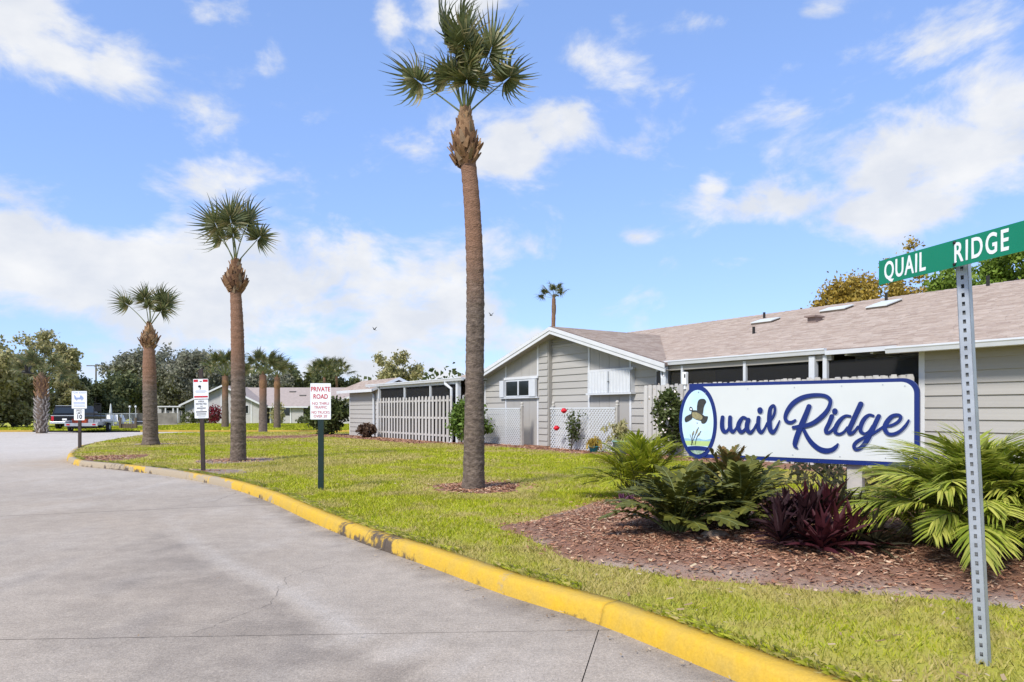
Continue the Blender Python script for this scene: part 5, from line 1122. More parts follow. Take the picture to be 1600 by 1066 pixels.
# palms further off: same build, smaller in view
def far_palm(px, py_base, Y, ytop, label, crown_r, seed, tr=.2, group='palms beyond the lawn', nfr=20, boots=True, zb=None, lean=0):
    x = (px - 800) / 1100 * Y; zb = (T(Y) + .05) if zb is None else zb; h = 1.4 + (642 - ytop) / 1100 * Y - zb; t = empty('palm_tree', (x, Y, zb), R(seed * 37 % 360), label, 'palm tree', group)
    me, C, rad = trunk_mesh([(0, 0, -.2), (lean * .3, 0, h * .5), (lean, 0, h)], [tr * 1.25, tr, tr * .95], seed, 12, .12, split=.6); link('trunk', me, None, t)
    r = np.random.default_rng(seed); cr_ = MB().lathe([(tr * .9, -1.0), (tr * 1.1, -.75), (tr * 1.12, -.45), (tr * .6, -.1), (.08, .25)], (0, 0, 0), 12).build('crown', m_boot if boots else m_bark2, t, (lean, 0, h))
    for k in range(nfr):
        a = k * 2.4; e = .25 + 1.1 * (k / nfr); d = Vector((math.cos(a) * math.cos(e), math.sin(a) * math.cos(e), math.sin(e))); Yv = Vector((0, 0, 1)).cross(d).normalized(); M = Matrix((d, Yv, d.cross(Yv))).transposed().to_4x4() @ Matrix.Rotation(r.uniform(-.9, .9), 4, 'X')
        o = bpy.data.objects.new('frond', FR[k % 5]); col.objects.link(o); o.parent = cr_; o.matrix_local = M @ Matrix.Scale(crown_r / 1.5, 4)
    return t
far_palm(352, 672, 62, 588, 'slim far palm in front of the distant gable', 2.6, 11, .26)
far_palm(411, 683, 48, 586, 'nearer of the twin palms before the distant house', 1.85, 12, .24)
far_palm(433, 670, 58, 590, 'further of the twin palms before the distant house', 1.85, 13, .24)
far_palm(863, 640, 44, 467, 'lone palm rising behind the gable roof', 1.15, 14, .13, lean=-.1, boots=False, nfr=13)
far_palm(507, 660, 108, 590, 'tall dark palm in the trees behind the distant house', 3.4, 15, .2, boots=False); far_palm(526, 660, 112, 588, 'drooping dark palm right of the other in the far trees', 3.2, 16, .2, boots=False)
# stout palm with criss-cross boots at the far verge
Y = 47.6; x = (65 - 800) / 1100 * Y; t = empty('palm_tree', (x, Y, T(Y)), 0, 'stout palm with criss-cross pale leaf bases at the far verge', 'palm tree', 'palms beyond the lawn'); h = 3.75
me, C, rad = trunk_mesh([(0, 0, -.2), (0, 0, h * .5), (0, 0, h)], [.34, .36, .30], 31, 14, .1, split=.7); link('trunk', me, None, t)
r = np.random.default_rng(5); V = []; F = []; V2 = []; F2 = []
bv = np.array([v.co[:] for v in boot_me.vertices]); bf = [tuple(p.vertices) for p in boot_me.polygons]; mbA = MB(); mbB = MB()
for k in range(170):
    zz = .05 + (h - .1) * k / 170; a = k * 2.39996; M = Matrix.Translation((math.cos(a) * .34, math.sin(a) * .34, zz)) @ Euler((R(-16), r.choice([-.5, .5]), a - math.pi / 2)).to_matrix().to_4x4() @ Matrix.Diagonal((1.5, 1.4, 1.5, 1))
    (mbA if zz < h * .62 else mbB).add([tuple(M @ Vector(p)) for p in bv], bf)
tag(mbA.build('boots', m_bootgrey, t), kind='stuff'); tag(mbB.build('upper_boots', m_boot, t), kind='stuff')
cr_ = MB().lathe([(.30, -.3), (.32, 0), (.1, .4)], (0, 0, 0), 12).build('crown', m_bark2, t, (0, 0, h))
for k in range(18):
    a = k * 2.4; e = .05 + 1.2 * (k / 18); d = Vector((math.cos(a) * math.cos(e), math.sin(a) * math.cos(e), math.sin(e))); Yv = Vector((0, 0, 1)).cross(d).normalized(); M = Matrix((d, Yv, d.cross(Yv))).transposed().to_4x4() @ Matrix.Rotation(r.uniform(-.8, .8), 4, 'X')
    o = bpy.data.objects.new('frond', FR[k % 5]); col.objects.link(o); o.parent = cr_; o.matrix_local = M @ Matrix.Scale(1.35, 4)

# ------------------------------------------------------------------ bed plants
def pinnate(seed, L=1.0, arch=.5, nl=16, ll=.2, lw=.03, ang=55, tip=.35, blunt=False, m=None, vdown=.25, stalk=.22, shape=None):
    r = np.random.default_rng(seed); n = 12; q = np.linspace(0, 1, n); pts = [(L * t * (1 - .18 * arch * t), 0, L * arch * (1.1 * t - 1.15 * t * t) ) for t in q]
    mb = MB(); mb.tube(pts, list(np.linspace(.010, .003, n) * (1.3 if blunt else 1)), 5, 1)
    P = np.array(pts)
    for i in range(nl):
        t = stalk + (1 - stalk) * (i + .5) / nl; c = np.array([np.interp(t, q, P[:, k]) for k in range(3)]); tg = np.array([np.interp(min(t + .05, 1), q, P[:, k]) for k in range(3)]) - c; tg /= np.linalg.norm(tg) + 1e-9
        k = math.sin(math.pi * (.18 + .78 * (t - stalk) / (1 - stalk))) ** .6; l = ll * (tip + (1 - tip) * k)
        for s_ in (-1, 1):
            a = R(ang * (1 - .45 * (t - stalk)) + r.normal(0, 5)); side = np.array([0, s_, 0]); up = np.cross(tg, side) * s_
            d = tg * math.cos(a) + side * math.sin(a); d = d + np.array([0, 0, r.normal(.05, .12)]); d /= np.linalg.norm(d)
            w = np.cross(d, [0, 0, 1.0]); w /= np.linalg.norm(w) + 1e-9; w = w * math.cos(.5) + np.cross(d, w) * math.sin(.5) * s_
            pr = [(0, .3), (.35, 1.0), (.75, 1.0), (1.0, .45)] if blunt else [(0, .35), (.3, 1.0), (.65, .75), (1.0, .05)]
            rows_ = []
            for f, ww in pr:
                cc = c + d * l * f + np.array([0, 0, -vdown * l * f * f]); rows_.append((cc - w * lw * ww, cc + w * lw * ww))
            V = [tuple(p) for rw in rows_ for p in rw]; mb.add(V, [(2 * j, 2 * j + 1, 2 * j + 3, 2 * j + 2) for j in range(3)], 0)
    return mb.mesh('frond')
def variants(n, m, mp_, **k):
    out = []
    for i in range(n):
        me = pinnate(100 + i, **k); me.materials.append(m); me.materials.append(mp_); out.append(me)
    return out
def clump(name, label, cat, x, y, meshes, n, e0, e1, s0, s1_, seed, base=.1, z=None, group=None, az0=None):
    z = bz(x, y) if z is None else z; t = empty(name, (x, y, z - .02), 0, label, cat, group); r = np.random.default_rng(seed)
    for k in range(n):
        a = (k * 2.39996 + r.normal(0, .25)) ; e = R(e0 + (e1 - e0) * (k / max(1, n - 1)) + r.normal(0, 5)); b = base * (1 - .6 * k / n)
        o = bpy.data.objects.new('frond', meshes[k % len(meshes)]); col.objects.link(o); o.parent = t; o.location = (math.cos(a) * b, math.sin(a) * b, r.uniform(0, .06)); o.rotation_mode = 'XYZ'
        o.rotation_euler = (r.normal(0, .18), -e, a); s_ = r.uniform(s0, s1_); o.scale = (s_, s_, s_)
    return t
ZM = variants(3, l_zamia, m_petiole, L=.68, arch=.50, nl=17, ll=.125, lw=.0205, ang=74, blunt=True, vdown=.15, stalk=.2, tip=.55)
ZM2 = variants(3, leafm('bronze_cycad_leaves', ((.17, .11, .03), (.10, .115, .025), (.24, .14, .05))), m_petiole, L=.4, arch=.15, nl=10, ll=.11, lw=.018, ang=50, blunt=True, vdown=.0, stalk=.3)
clump('cycad', 'broad dark green cycad at the left front of the mulch bed', 'plant', 1.58, 6.75, ZM, 46, 10, 70, .78, 1.10, 1, .10)
clump('cycad', 'dark green cycad in the middle of the mulch bed', 'plant', 2.22, 6.95, ZM, 46, 10, 72, .78, 1.08, 2, .10)
clump('cycad', 'upright bronze tipped cycad standing before the sign panel', 'plant', 2.50, 8.15, ZM2, 13, 45, 85, .85, 1.1, 3, .05, z=bz(2.5, 8.15) + .30)
clump('cycad', 'upright green cycad just right of the sign oval', 'plant', 2.22, 8.05, ZM, 10, 52, 86, .72, .88, 4, .05, z=bz(2.22, 8.05) + .05)
clump('cycad', 'young pale green cycad behind the bronze one', 'plant', 2.98, 8.6, ZM, 14, 25, 75, .8, 1.0, 7, .05)
clump('cycad', 'small grey green cycad beside the lime palm', 'plant', 1.95, 9.2, variants(2, leafm('grey_cycad_leaves', ((.13, .17, .11), (.17, .21, .14))), m_petiole, L=.4, arch=.2, nl=14, ll=.09, lw=.012, ang=60, vdown=.0), 14, 20, 80, .8, 1.0, 8, .03)
MB().tube([(2.50, 8.18, bz(2.5, 8.15) - .05), (2.50, 8.16, bz(2.5, 8.15) + .18), (2.51, 8.15, bz(2.5, 8.15) + .34)], [.05, .042, .05], 9).build('cycad_stem', m_bark, None)
o = bpy.data.objects['cycad_stem']; par = [q for q in bpy.data.objects if q.get('label', '').startswith('upright bronze')][0]; o.parent = par; o.location = (-par.location.x, -par.location.y, -par.location.z); o.name = 'stem'
# oyster plant: rosettes of strap leaves
def strap(seed, L=.28, w=.023):
    r = np.random.default_rng(seed); mb = MB(); rows_ = []
    for f, ww in ((0, .7), (.3, 1), (.65, .8), (1, .04)):
        z = .02 + .25 * f * (1 - f * .8) * L; rows_.append([(L * f, -w * ww, z + .010 * ww), (L * f, 0, z), (L * f, w * ww, z + .010 * ww)])
    V = [p for rw in rows_ for p in rw]; F = []
    for k in range(3):
        for j in range(2): o = 3 * k + j; F.append((o, o + 1, o + 4, o + 3))
    me = mb.add(V, F).mesh('leaf'); return me
def rosette(t, x, y, z, n, m, seed, s0=.8, s1_=1.25, e0=5, e1=85, stem=.0):
    r = np.random.default_rng(seed); me = strap(seed); me.materials.append(m)
    for k in range(n):
        a = k * 2.39996; e = R(e0 + (e1 - e0) * k / n + r.normal(0, 7)); o = bpy.data.objects.new('leaf', me); col.objects.link(o); o.parent = t; o.location = (x + .02 * math.cos(a), y + .02 * math.sin(a), z + stem * k / n); o.rotation_euler = (r.normal(0, .25), -e, a); s_ = r.uniform(s0, s1_); o.scale = (s_, s_, s_)
x0, y0 = 2.50, 6.05; t = empty('oyster_plant', (x0, y0, bz(x0, y0)), 0, 'dark purple clump of strap leaves right of the cycads', 'plant')
pms = [leafm('purple_leaves', c, .15) for c in (((.030, .008, .011), (.024, .009, .011)), ((.065, .010, .015), (.045, .009, .013)), ((.030, .038, .018), (.04, .028, .016)))]
for k, (dx, dy, h_) in enumerate(((0, 0, .12), (.20, -.06, .16), (.36, .05, .16), (-.20, .04, .06), (.12, .18, .24), (.30, .22, .22), (-.08, -.20, .02), (.16, -.28, .02), (.46, -.12, .06), (-.02, .26, .2), (.34, -.22, .03), (.55, .12, .12), (.08, -.05, .22), (.26, .08, .28), (.42, .18, .2), (-.14, .16, .14), (.02, -.32, .0), (.5, -.28, .0), (-.26, -.14, .02))):
    rosette(t, dx * .95, dy, h_ * .75, 24, pms[k % 3], 40 + k, .8, 1.25, -12, 80, .08)
x0, y0 = 1.42, 9.05; t = empty('spiderwort', (x0, y0, bz(x0, y0)), 0, 'small magenta plant at the left edge of the mulch bed', 'plant'); rosette(t, 0, 0, .02, 14, l_magenta, 60, .45, .7); rosette(t, .12, .05, .02, 12, l_magenta, 61, .4, .6)
# areca palm and lime palm
AR = variants(4, l_areca, m_petiole, L=1.05, arch=.75, nl=30, ll=.30, lw=.0115, ang=46, vdown=.4, stalk=.25)
clump('areca_palm', 'big bushy yellow green palm at the right behind the street sign', 'palm', 3.95, 5.95, AR, 150, 14, 89, .66, 1.04, 5, .42)
clump('areca_palm', 'smaller feathery palm clump at the right picture edge', 'palm', 4.65, 5.75, AR, 84, 14, 88, .7, 1.05, 15, .36)
AL = variants(3, l_areca2, m_petiole, L=.75, arch=.5, nl=22, ll=.22, lw=.010, ang=48, vdown=.3, stalk=.25)
clump('lime_palm', 'low lime green feathery palm left of the sign', 'palm', 1.84, 10.1, AL, 64, 12, 86, .95, 1.3, 6, .18)
shrub('shrub', 'thin twiggy shrub under the right end of the sign', 'shrub', 4.35, 9.1, .75, .33, 900, .05, l_olive, 77, z=bz(4.35, 9.1), lift=.05, stems=14)
# edging stones and a log by the cycads
MB().lathe([(0, .12), (.12, .10), (.19, .03), (.17, -.05)], (0, 0, 0), 9).build('stone', m_sand, None); st = bpy.data.objects['stone']; st.location = (1.86, 6.45, bz(1.86, 6.45) - .02); st.scale = (.75, .55, .6); tag(st, 'rounded pale stone under the cycads', 'stone')
# ------------------------------------------------------------------ background trees
def tree(name, label, px, ytop, Y, hw_px, m, seed, n=9000, leaf=.22, low=.25, nclu=60, trunk=.22, gap=.55, group='trees around the grounds', zb=None, asp=1.0, cat='tree', sp=.12, nbr=14):
    x = (px - 800) / 1100 * Y; zb = T(Y) - .05 if zb is None else zb; h = 1.4 + (642 - ytop) / 1100 * Y - zb; w = hw_px / 1100 * Y
    t = empty(name, (x, Y, zb), 0, label, cat, group); r = np.random.default_rng(seed)
    c0 = np.array([0, 0, h * (low + 1) / 2]); rz = h * (1 - low) / 2
    # lobes give the crown its uneven outline; clumps sit on the lobes
    nl = 9; d = r.normal(0, 1, (nl, 3)); d /= np.linalg.norm(d, axis=1)[:, None]; lobes = c0 + d * [w * gap, w * gap * asp, rz * .55]; lr = r.uniform(.38, .62, nl)
    C = []
    for k in range(nclu):
        i = r.integers(0, nl); d = r.normal(0, 1, 3); d /= np.linalg.norm(d); C.append(lobes[i] + d * lr[i] * np.array([w, w * asp, rz]) * r.uniform(.55, 1.0))
    C = np.array(C); C[:, 2] = np.clip(C[:, 2], h * low * .8, h * .985)
    mb = MB(); th = h * low * 1.15 + .3; mb.tube([(0, 0, -.3), (r.normal(0, .05), 0, th * .5), (0, 0, th)], [trunk * 1.25, trunk, trunk * .85], 9); br = []
    for k in range(nbr):
        e = C[r.integers(0, len(C))]; q = r.uniform(.6, 1.0); s0 = np.array([0, 0, th * q]); mid = s0 + (e - s0) * .5 + r.normal(0, .25, 3) * [1, 1, .6]
        mb.tube([s0, s0 + (mid - s0) * .5 + r.normal(0, .1, 3), mid, e], [trunk * .55, trunk * .38, trunk * .25, .02], 6)
    mb.build('trunk', m_trunk, t)
    link('crown', leafmesh('crown', leaves(int(n * 1.35), C, min(w, rz) * sp * .82, leaf * .74, seed, 1.8)), m, t); return t
BG = [('olive_tree', 'bushy olive tree at the left picture edge', -30, 528, 60, 70, l_olive, 14000, .30, .02, 90),
      ('olive_tree', 'wide olive tree just left of the stout palm', 22, 545, 63, 50, l_olive, 13000, .28, .02, 80),
      ('thin_tree', 'sparse half bare tree poking above the stout palm', 62, 512, 70, 42, l_olive, 1500, .26, .45, 45),
      ('olive_tree', 'olive tree right of the stout palm', 103, 543, 66, 32, l_olive, 9000, .28, .05, 60),
      ('dark_tree', 'low dark tree behind the parked pickup', 140, 592, 74, 48, l_dark, 9000, .30, .03, 60),
      ('dark_tree', 'dark tree behind the pool fence', 190, 585, 82, 45, l_dark, 9000, .34, .03, 60),
      ('oak_tree', 'spreading grey oak behind the leftmost lawn palm', 215, 545, 100, 50, l_oak, 6500, .36, .25, 70),
      ('oak_tree', 'spreading grey oak left of the distant gable', 280, 540, 98, 62, l_oak, 8000, .36, .18, 80),
      ('oak_tree', 'grey oak directly behind the distant gable', 345, 558, 108, 52, l_oak, 7500, .38, .2, 70),
      ('dark_tree', 'dark evergreen mass between the distant roofs', 255, 590, 112, 60, l_dark, 8000, .42, .02, 60),
      ('oak_tree', 'grey green oak behind the twin palms', 415, 575, 112, 50, l_oak, 7500, .40, .15, 70),
      ('dark_tree', 'dark evergreen behind the distant long roof', 465, 582, 116, 52, l_dark, 8500, .42, .05, 70),
      ('dark_tree', 'feathery dark tree at the end of the distant roof', 512, 562, 118, 34, l_dark, 2800, .40, .3, 50),
      ('dark_tree', 'low dark tree left of the store roof', 552, 588, 120, 36, l_dark, 6000, .42, .03, 50),
      ('olive_tree', 'loose olive tree rising behind the store', 618, 552, 74, 50, l_olive, 4200, .26, .2, 55),
      ('dark_tree', 'dark tree hidden behind the left patio', 690, 590, 90, 50, l_dark, 5000, .4, .1, 50),
      ('gold_tree', 'rounded golden tree behind the roof ridge', 1322, 405, 46, 72, l_yellow, 12000, .20, .3, 80),
      ('gold_tree', 'sparse golden tree left of the green street blade', 1410, 382, 50, 52, l_yellow, 5500, .20, .3, 60),
      ('green_tree', 'bright green tree behind the roof near the street blade', 1500, 398, 42, 58, l_bright, 13000, .20, .25, 80),
      ('green_tree', 'tall green tree at the right picture edge', 1598, 352, 42, 62, l_bright, 13000, .20, .25, 90),
      ('green_tree', 'green tree beyond the right picture edge', 1700, 380, 44, 70, l_hedge, 9000, .22, .2, 70)]
for k, (nm, lb, px, yt, Y, hw, m, n, lf, low, nc) in enumerate(BG):
    tree(nm, lb, px, yt, Y, hw, m, 200 + k, n, lf, low, nc, trunk=.18 if n < 3000 else .3, sp=.10 if n < 5000 else .14, nbr=26 if 'oak' in nm or n < 3000 else 14)
# far wood closing the horizon: one mass
r = np.random.default_rng(77); C = []
for a in np.linspace(-75, 75, 420):
    q = 185 + 22 * math.sin(a * .35) + r.uniform(-18, 18); hh = r.uniform(4.5, 9.5)
    for z in np.linspace(.5, hh, 5): C.append((math.sin(R(a)) * q + r.normal(0, 1.5), math.cos(R(a)) * q + r.normal(0, 1.5), z - .6 + r.normal(0, .5)))
tag(link('far_wood', leafmesh('far_wood', leaves(42000, C, 1.25, 1.0, 4, 1.4)), l_hedge), 'dark band of far woodland along the horizon', 'woodland', kind='stuff')

# ------------------------------------------------------------------ distant house, same style
FY = 88.0; fx = lambda px: (px - 800) / 1100 * FY; fz = lambda py: 1.4 + (642 - py) / 1100 * FY
fh = empty('house', (fx(350), FY, T(FY) + .08), 0, 'distant pale grey gabled house beyond the lawn', 'house')
gx0, gx1, ga, ge, gz = fx(283) - fx(350), fx(415) - fx(350), fz(603) - T(FY), fz(633) - T(FY), -.1
m_sid2 = mat('pale_grey_siding', (.44, .43, .43), .7, .05, 2); m_roof2 = mat('distant_shingles', (.36, .30, .27), .9, .12, 3)
MB().prism([(gx0 + .5, gz), (gx1 - .5, gz), (gx1 - .5, ge), (0, ga - .2), (gx0 + .5, ge)], 0, 8).build('gable_wall', m_sid2, fh)
for s_, xe in ((-1, gx0), (1, gx1)):
    MB().add([(0, -.6, ga), (xe, -.6, ge - .1), (xe, 9, ge - .1), (0, 9, ga), (0, -.6, ga - .12), (xe, -.6, ge - .22), (xe, 9, ge - .22), (0, 9, ga - .12)], [(0, 1, 2, 3), (7, 6, 5, 4), (0, 4, 5, 1), (1, 5, 6, 2)]).build('roof', m_roof2, fh)
    MB().prism([(0, ga + .03), (xe, ge - .07), (xe, ge - .30), (0, ga - .20)], -.66, -.60).build('rake_board', m_white, fh)
for px in (303, 345, 372, 392): box('trim_board', (fx(px) - fx(350), -.05, gz), (fx(px) - fx(350) + .14, -.01, min(ga, ge + (ga - ge) * (1 - abs(fx(px) - fx(350)) / 5.4)) - .25), m_white, fh)
w_ = box('window', (fx(374) - fx(350), -.06, 1.25), (fx(389) - fx(350), -.02, 2.35), m_white, fh); box('pane', (fx(375) - fx(350), -.075, 1.33), (fx(388) - fx(350), -.062, 2.27), m_glass, w_)
box('storm_panel', (fx(324) - fx(350), -.18, 1.0), (fx(341) - fx(350), -.02, 2.0), m_alum, fh)
# long wing to the right
rx1 = fx(575) - fx(350); MB().add([(gx1 - 1.5, .6, ge - .25), (rx1, .6, ge - .25), (rx1 - 1, 7.5, ga - .05), (-.2, 7.5, ga - .05)], [(0, 1, 2, 3)]).build('roof', m_roof2, fh)
MB().prism([(gx1 - 1.5, ge - .24), (rx1, ge - .24), (rx1, ge - .42), (gx1 - 1.5, ge - .42)], .5, .6).build('gutter', m_white, fh)
box('wing_wall', (gx1 - 1, 3.2, gz), (rx1 - .5, 3.4, ge), m_sid2, fh); box('wing_wall', (fx(452) - fx(350), 1.0, gz), (fx(470) - fx(350), 3.2, ge - .3), m_sid2, fh)
for a, b in ((418, 432), (434, 448), (470, 486)): 
    o = box('porch_opening', (fx(a) - fx(350), 1.3, 1.0), (fx(b) - fx(350), 1.4, ge - .45), m_glass, fh); box('porch_wall', (fx(a) - fx(350), 1.2, gz), (fx(b) - fx(350), 1.3, 1.0), m_sid2, o)
for px in (417, 433, 449, 487): box('porch_post', (fx(px) - fx(350), 1.0, gz), (fx(px) - fx(350) + .18, 1.15, ge - .3), m_white, fh)
box('flat_porch', (fx(247) - fx(350), -.2, ge - .35), (fx(287) - fx(350), 3, ge - .2), m_white, fh); box('porch_opening', (fx(257) - fx(350), .6, 1.7), (fx(283) - fx(350), .7, ge - .5), m_glass, fh)
box('store_wall', (fx(244) - fx(350), .0, gz), (fx(252) - fx(350), 3, ge - .36), m_sid2, fh)
for px in (258, 270, 277): box('porch_post', (fx(px) - fx(350), -.1, gz), (fx(px) - fx(350) + .15, .05, ge - .36), m_white, fh)
for k in range(22): box('porch_board', (fx(253) - fx(350) + k * .11, .25, gz), (fx(253) - fx(350) + k * .11 + .085, .28, 1.65), m_fence, fh)
for px, y_ in ((468, 5.0), (430, 5.6), (452, 4.2)):
    zz = ge - .25 + (ga - .05 - ge + .25) * (y_ - .6) / 6.9; MB().box((fx(px) - fx(350), y_, zz), (fx(px) - fx(350) + .8, y_ + .5, zz + .18)).build('skylight', m_dark, fh)
fh2 = empty('house', (fx(560), FY - 6, T(FY) + .08), 0, 'distant grey gable end partly hidden by the rounded dark shrub', 'house')
MB().prism([(-2.6, -.1), (3, -.1), (3, 2.2), (.3, 3.1), (-2.6, 2.1)], 0, 6).build('gable_wall', m_sid2, fh2)
for s_, xe, ze in ((-1, -3.1, 1.95), (1, 3.5, 2.05)): MB().add([(.3, -.5, 3.25), (xe, -.5, ze), (xe, 6, ze), (.3, 6, 3.25), (.3, -.5, 3.1), (xe, -.5, ze - .15), (xe, 6, ze - .15), (.3, 6, 3.1)], [(0, 1, 2, 3), (7, 6, 5, 4), (0, 4, 5, 1), (1, 5, 6, 2)]).build('roof', m_roof2, fh2); MB().prism([(.3, 3.28), (xe, ze + .03), (xe, ze - .2), (.3, 3.05)], -.56, -.5).build('rake_board', m_white, fh2)
def fshrub(px, Y, r_, h_, m, lb, s_): shrub('shrub', lb, 'shrub', (px - 800) / 1100 * Y, Y, r_, h_, 700, .16, m, s_, z=T(Y), lift=.05)
fshrub(297, 86, 1.0, .75, l_dark, 'left one of two round dark bushes at the distant gable', 91); fshrub(318, 86, 1.0, .7, l_dark, 'right one of two round dark bushes at the distant gable', 92); fshrub(334, 85, .95, 1.15, l_red, 'dark red shrub at the distant gable wall', 93)
fshrub(434, 84, .9, 1.3, l_olive, 'yellowish shrub at the distant porch', 94); fshrub(252, 86, .7, .5, l_dark, 'dark bush at the foot of the distant store', 95); fshrub(478, 85, 1.2, .5, l_dark, 'low bush under the private road sign', 96)

# ------------------------------------------------------------------ kerbs and verge across the road
def strip_kerb(pts, label, mats):
    k = empty('kerb', (0, 0, 0)); tag(k, kind='structure')
    C = np.array(pts, float)
    for a, b in zip(C[:-1], C[1:]):
        d = (b - a) / np.linalg.norm(b - a); n = np.array([-d[1], d[0]]); a = a + d * .01; b = b - d * .01
        V = [(*(a), T(a[1]) - .05), (*(b), T(b[1]) - .05), (*(b), T(b[1]) + .13), (*(a), T(a[1]) + .13)]; a2, b2 = a + n * .2, b + n * .2
        V += [(*(a2), T(a[1]) + .13), (*(b2), T(b[1]) + .13), (*(b2), T(b[1]) - .05), (*(a2), T(a[1]) - .05)]
        MB().add(V, [(0, 1, 2, 3), (3, 2, 5, 4), (4, 5, 6, 7), (0, 3, 4, 7), (1, 6, 5, 2)]).build('kerb_stone', mats, k)
m_kfar = mat('faded_yellow_kerb', (.50, .33, .06), .8, .2, 1.5)
strip_kerb([(x, 51.1) for x in np.arange(-58, -34.5, 2.9)], '', m_kfar); strip_kerb([(x, 51.1) for x in np.arange(-27, -8, 2.9)], '', m_kfar)
tag(ruled('verge', [(-80, 51.25), (-80, 130)], [(60, 51.25), (60, 130)], 30, lambda P: -.0044 * (P[..., 1] - 20) + .10, m_far), kind='structure')
r = np.random.default_rng(6); P = np.stack([r.uniform(-45, 3, 60000), r.uniform(51.3, 86, 60000)], 1); n = len(P); z = -.0044 * (P[:, 1] - 20) + .09; a = r.uniform(0, 6.28, n); hh = r.uniform(.05, .12, n); ww = .05
V = np.stack([np.stack([P[:, 0] - np.cos(a) * ww, P[:, 1] - np.sin(a) * ww, z], 1), np.stack([P[:, 0] + np.cos(a) * ww, P[:, 1] + np.sin(a) * ww, z], 1), np.stack([P[:, 0] + r.normal(0, .05, n) + .02, P[:, 1] + .03, z + hh], 1), np.stack([P[:, 0] - .02, P[:, 1] + r.normal(0, .05, n), z + hh], 1)], 1).reshape(-1, 3)
tag(link('verge_grass', npmesh('verge_grass', V, np.arange(len(V)).reshape(-1, 4)), m_grass), 'short grass on the verge beyond the road', 'grass', kind='stuff')

# ------------------------------------------------------------------ pickup and trailer
def wheel(parent, x, y, r_=.37, w=.24, name='wheel'):
    t = MB().lathe([(r_ * .6, -w / 2), (r_ * .95, -w / 2), (r_, -w * .35), (r_, w * .35), (r_ * .95, w / 2), (r_ * .6, w / 2)], (0, 0, 0), 22).build(name, m_rubber, parent, (x, y, r_)); t.rotation_euler = (0, R(90), 0)
    MB().lathe([(0, -w * .42), (r_ * .35, -w * .46), (r_ * .6, -w * .40), (r_ * .6, w * .40), (r_ * .35, w * .46), (0, w * .42)], (0, 0, 0), 16).build('rim', m_galv, t)
TY = 53.6; tx = (101 - 800) / 1100 * TY
tk = empty('pickup', (tx, TY, T(TY) + .10), R(10), 'black pickup with a canopy parked on the far verge', 'pickup')
sect = lambda y, hw, z0, z1: [(-hw, y, z0), (hw, y, z0), (hw, y, z1 - .08), (hw - .08, y, z1), (-hw + .08, y, z1), (-hw, y, z1 - .08)]
def loft(S, name, m, parent):
    V = [p for s_ in S for p in s_]; n = len(S[0]); F = [tuple(range(n))] + [tuple(range(len(V) - 1, len(V) - n - 1, -1))]
    for k in range(len(S) - 1): F += [(k * n + i, k * n + n + i, k * n + n + (i + 1) % n, k * n + (i + 1) % n) for i in range(n)]
    return MB().add(V, F).build(name, m, parent)
loft([sect(0, .98, .48, 1.06), sect(.2, 1.0, .42, 1.09), sect(3.6, 1.0, .42, 1.09), sect(5.2, .97, .45, 1.06), sect(5.5, .90, .50, .98)], 'body', m_truck, tk)
cab = loft([[(-.92, .1, 1.08), (.92, .1, 1.08), (.90, .12, 1.3), (.72, .22, 1.82), (-.72, .22, 1.82), (-.90, .12, 1.3)], [(-.94, 3.2, 1.08), (.94, 3.2, 1.08), (.92, 3.2, 1.3), (.74, 3.1, 1.84), (-.74, 3.1, 1.84), (-.92, 3.2, 1.3)], [(-.92, 4.1, 1.08), (.92, 4.1, 1.08), (.90, 3.9, 1.25), (.72, 3.4, 1.78), (-.72, 3.4, 1.78), (-.9, 3.9, 1.25)]], 'canopy', m_truck, tk)
MB().add([(-.78, .085, 1.26), (.78, .085, 1.26), (.66, .155, 1.70), (-.66, .155, 1.70)], [(0, 1, 2, 3)]).build('rear_window', m_glass, tk)
MB().add([(-.935, .5, 1.25), (-.945, 2.9, 1.25), (-.80, 2.8, 1.70), (-.79, .6, 1.70)], [(3, 2, 1, 0)]).build('side_window', m_glass, tk)
box('belt_trim', (-.97, -.012, 1.055), (.97, .03, 1.10), m_chrome, tk); box('bumper', (-.98, -.16, .46), (.98, .0, .64), m_chrome, tk, .02); box('roof_trim', (-.70, .16, 1.82), (.70, .26, 1.85), m_chrome, tk)
for s_ in (-1, 1): box('tail_light', (s_ * .84 - .09, -.02, .70), (s_ * .84 + .09, .03, 1.03), m_redp, tk, .01)
box('licence_plate', (-.16, -.03, .72), (.16, -.004, .86), m_swhite, tk); box('mirror', (-1.2, 3.7, 1.15), (-.99, 3.8, 1.38), m_black, tk, .02)
for x_, y_ in ((-.88, 1.1), (.88, 1.1), (-.88, 4.5), (.88, 4.5)): wheel(tk, x_, y_)
T2 = 48.6; tx2 = (127 - 800) / 1100 * T2
tr = empty('flatbed_trailer', (tx2, T2, T(T2) + .02), R(14), 'low grey flatbed trailer with ladder rack behind the black pickup', 'trailer')
box('deck', (-1.0, 0, .50), (1.0, 3.4, .58), m_trailer, tr); box('rear_rail', (-1.02, -.06, .44), (1.02, .0, .66), m_trailer, tr, .01); box('front_rail', (-1.0, 3.4, .5), (1.0, 3.46, .9), m_trailer, tr)
for s_ in (-1, 1):
    box('side_rail', (s_ * 1.0 - .03, 0, .58), (s_ * 1.0 + .03, 3.4, .74), m_trailer, tr); MB().box((s_ * 1.22 - .16, 1.1, .72), (s_ * 1.22 + .16, 2.3, .80), 0, .03).build('mudguard', m_trailer, tr); wheel(tr, s_ * 1.22, 1.7, .33, .2)
    box('trailer_light', (s_ * .8 - .1, -.075, .50), (s_ * .8 + .1, -.061, .60), m_redp, tr)
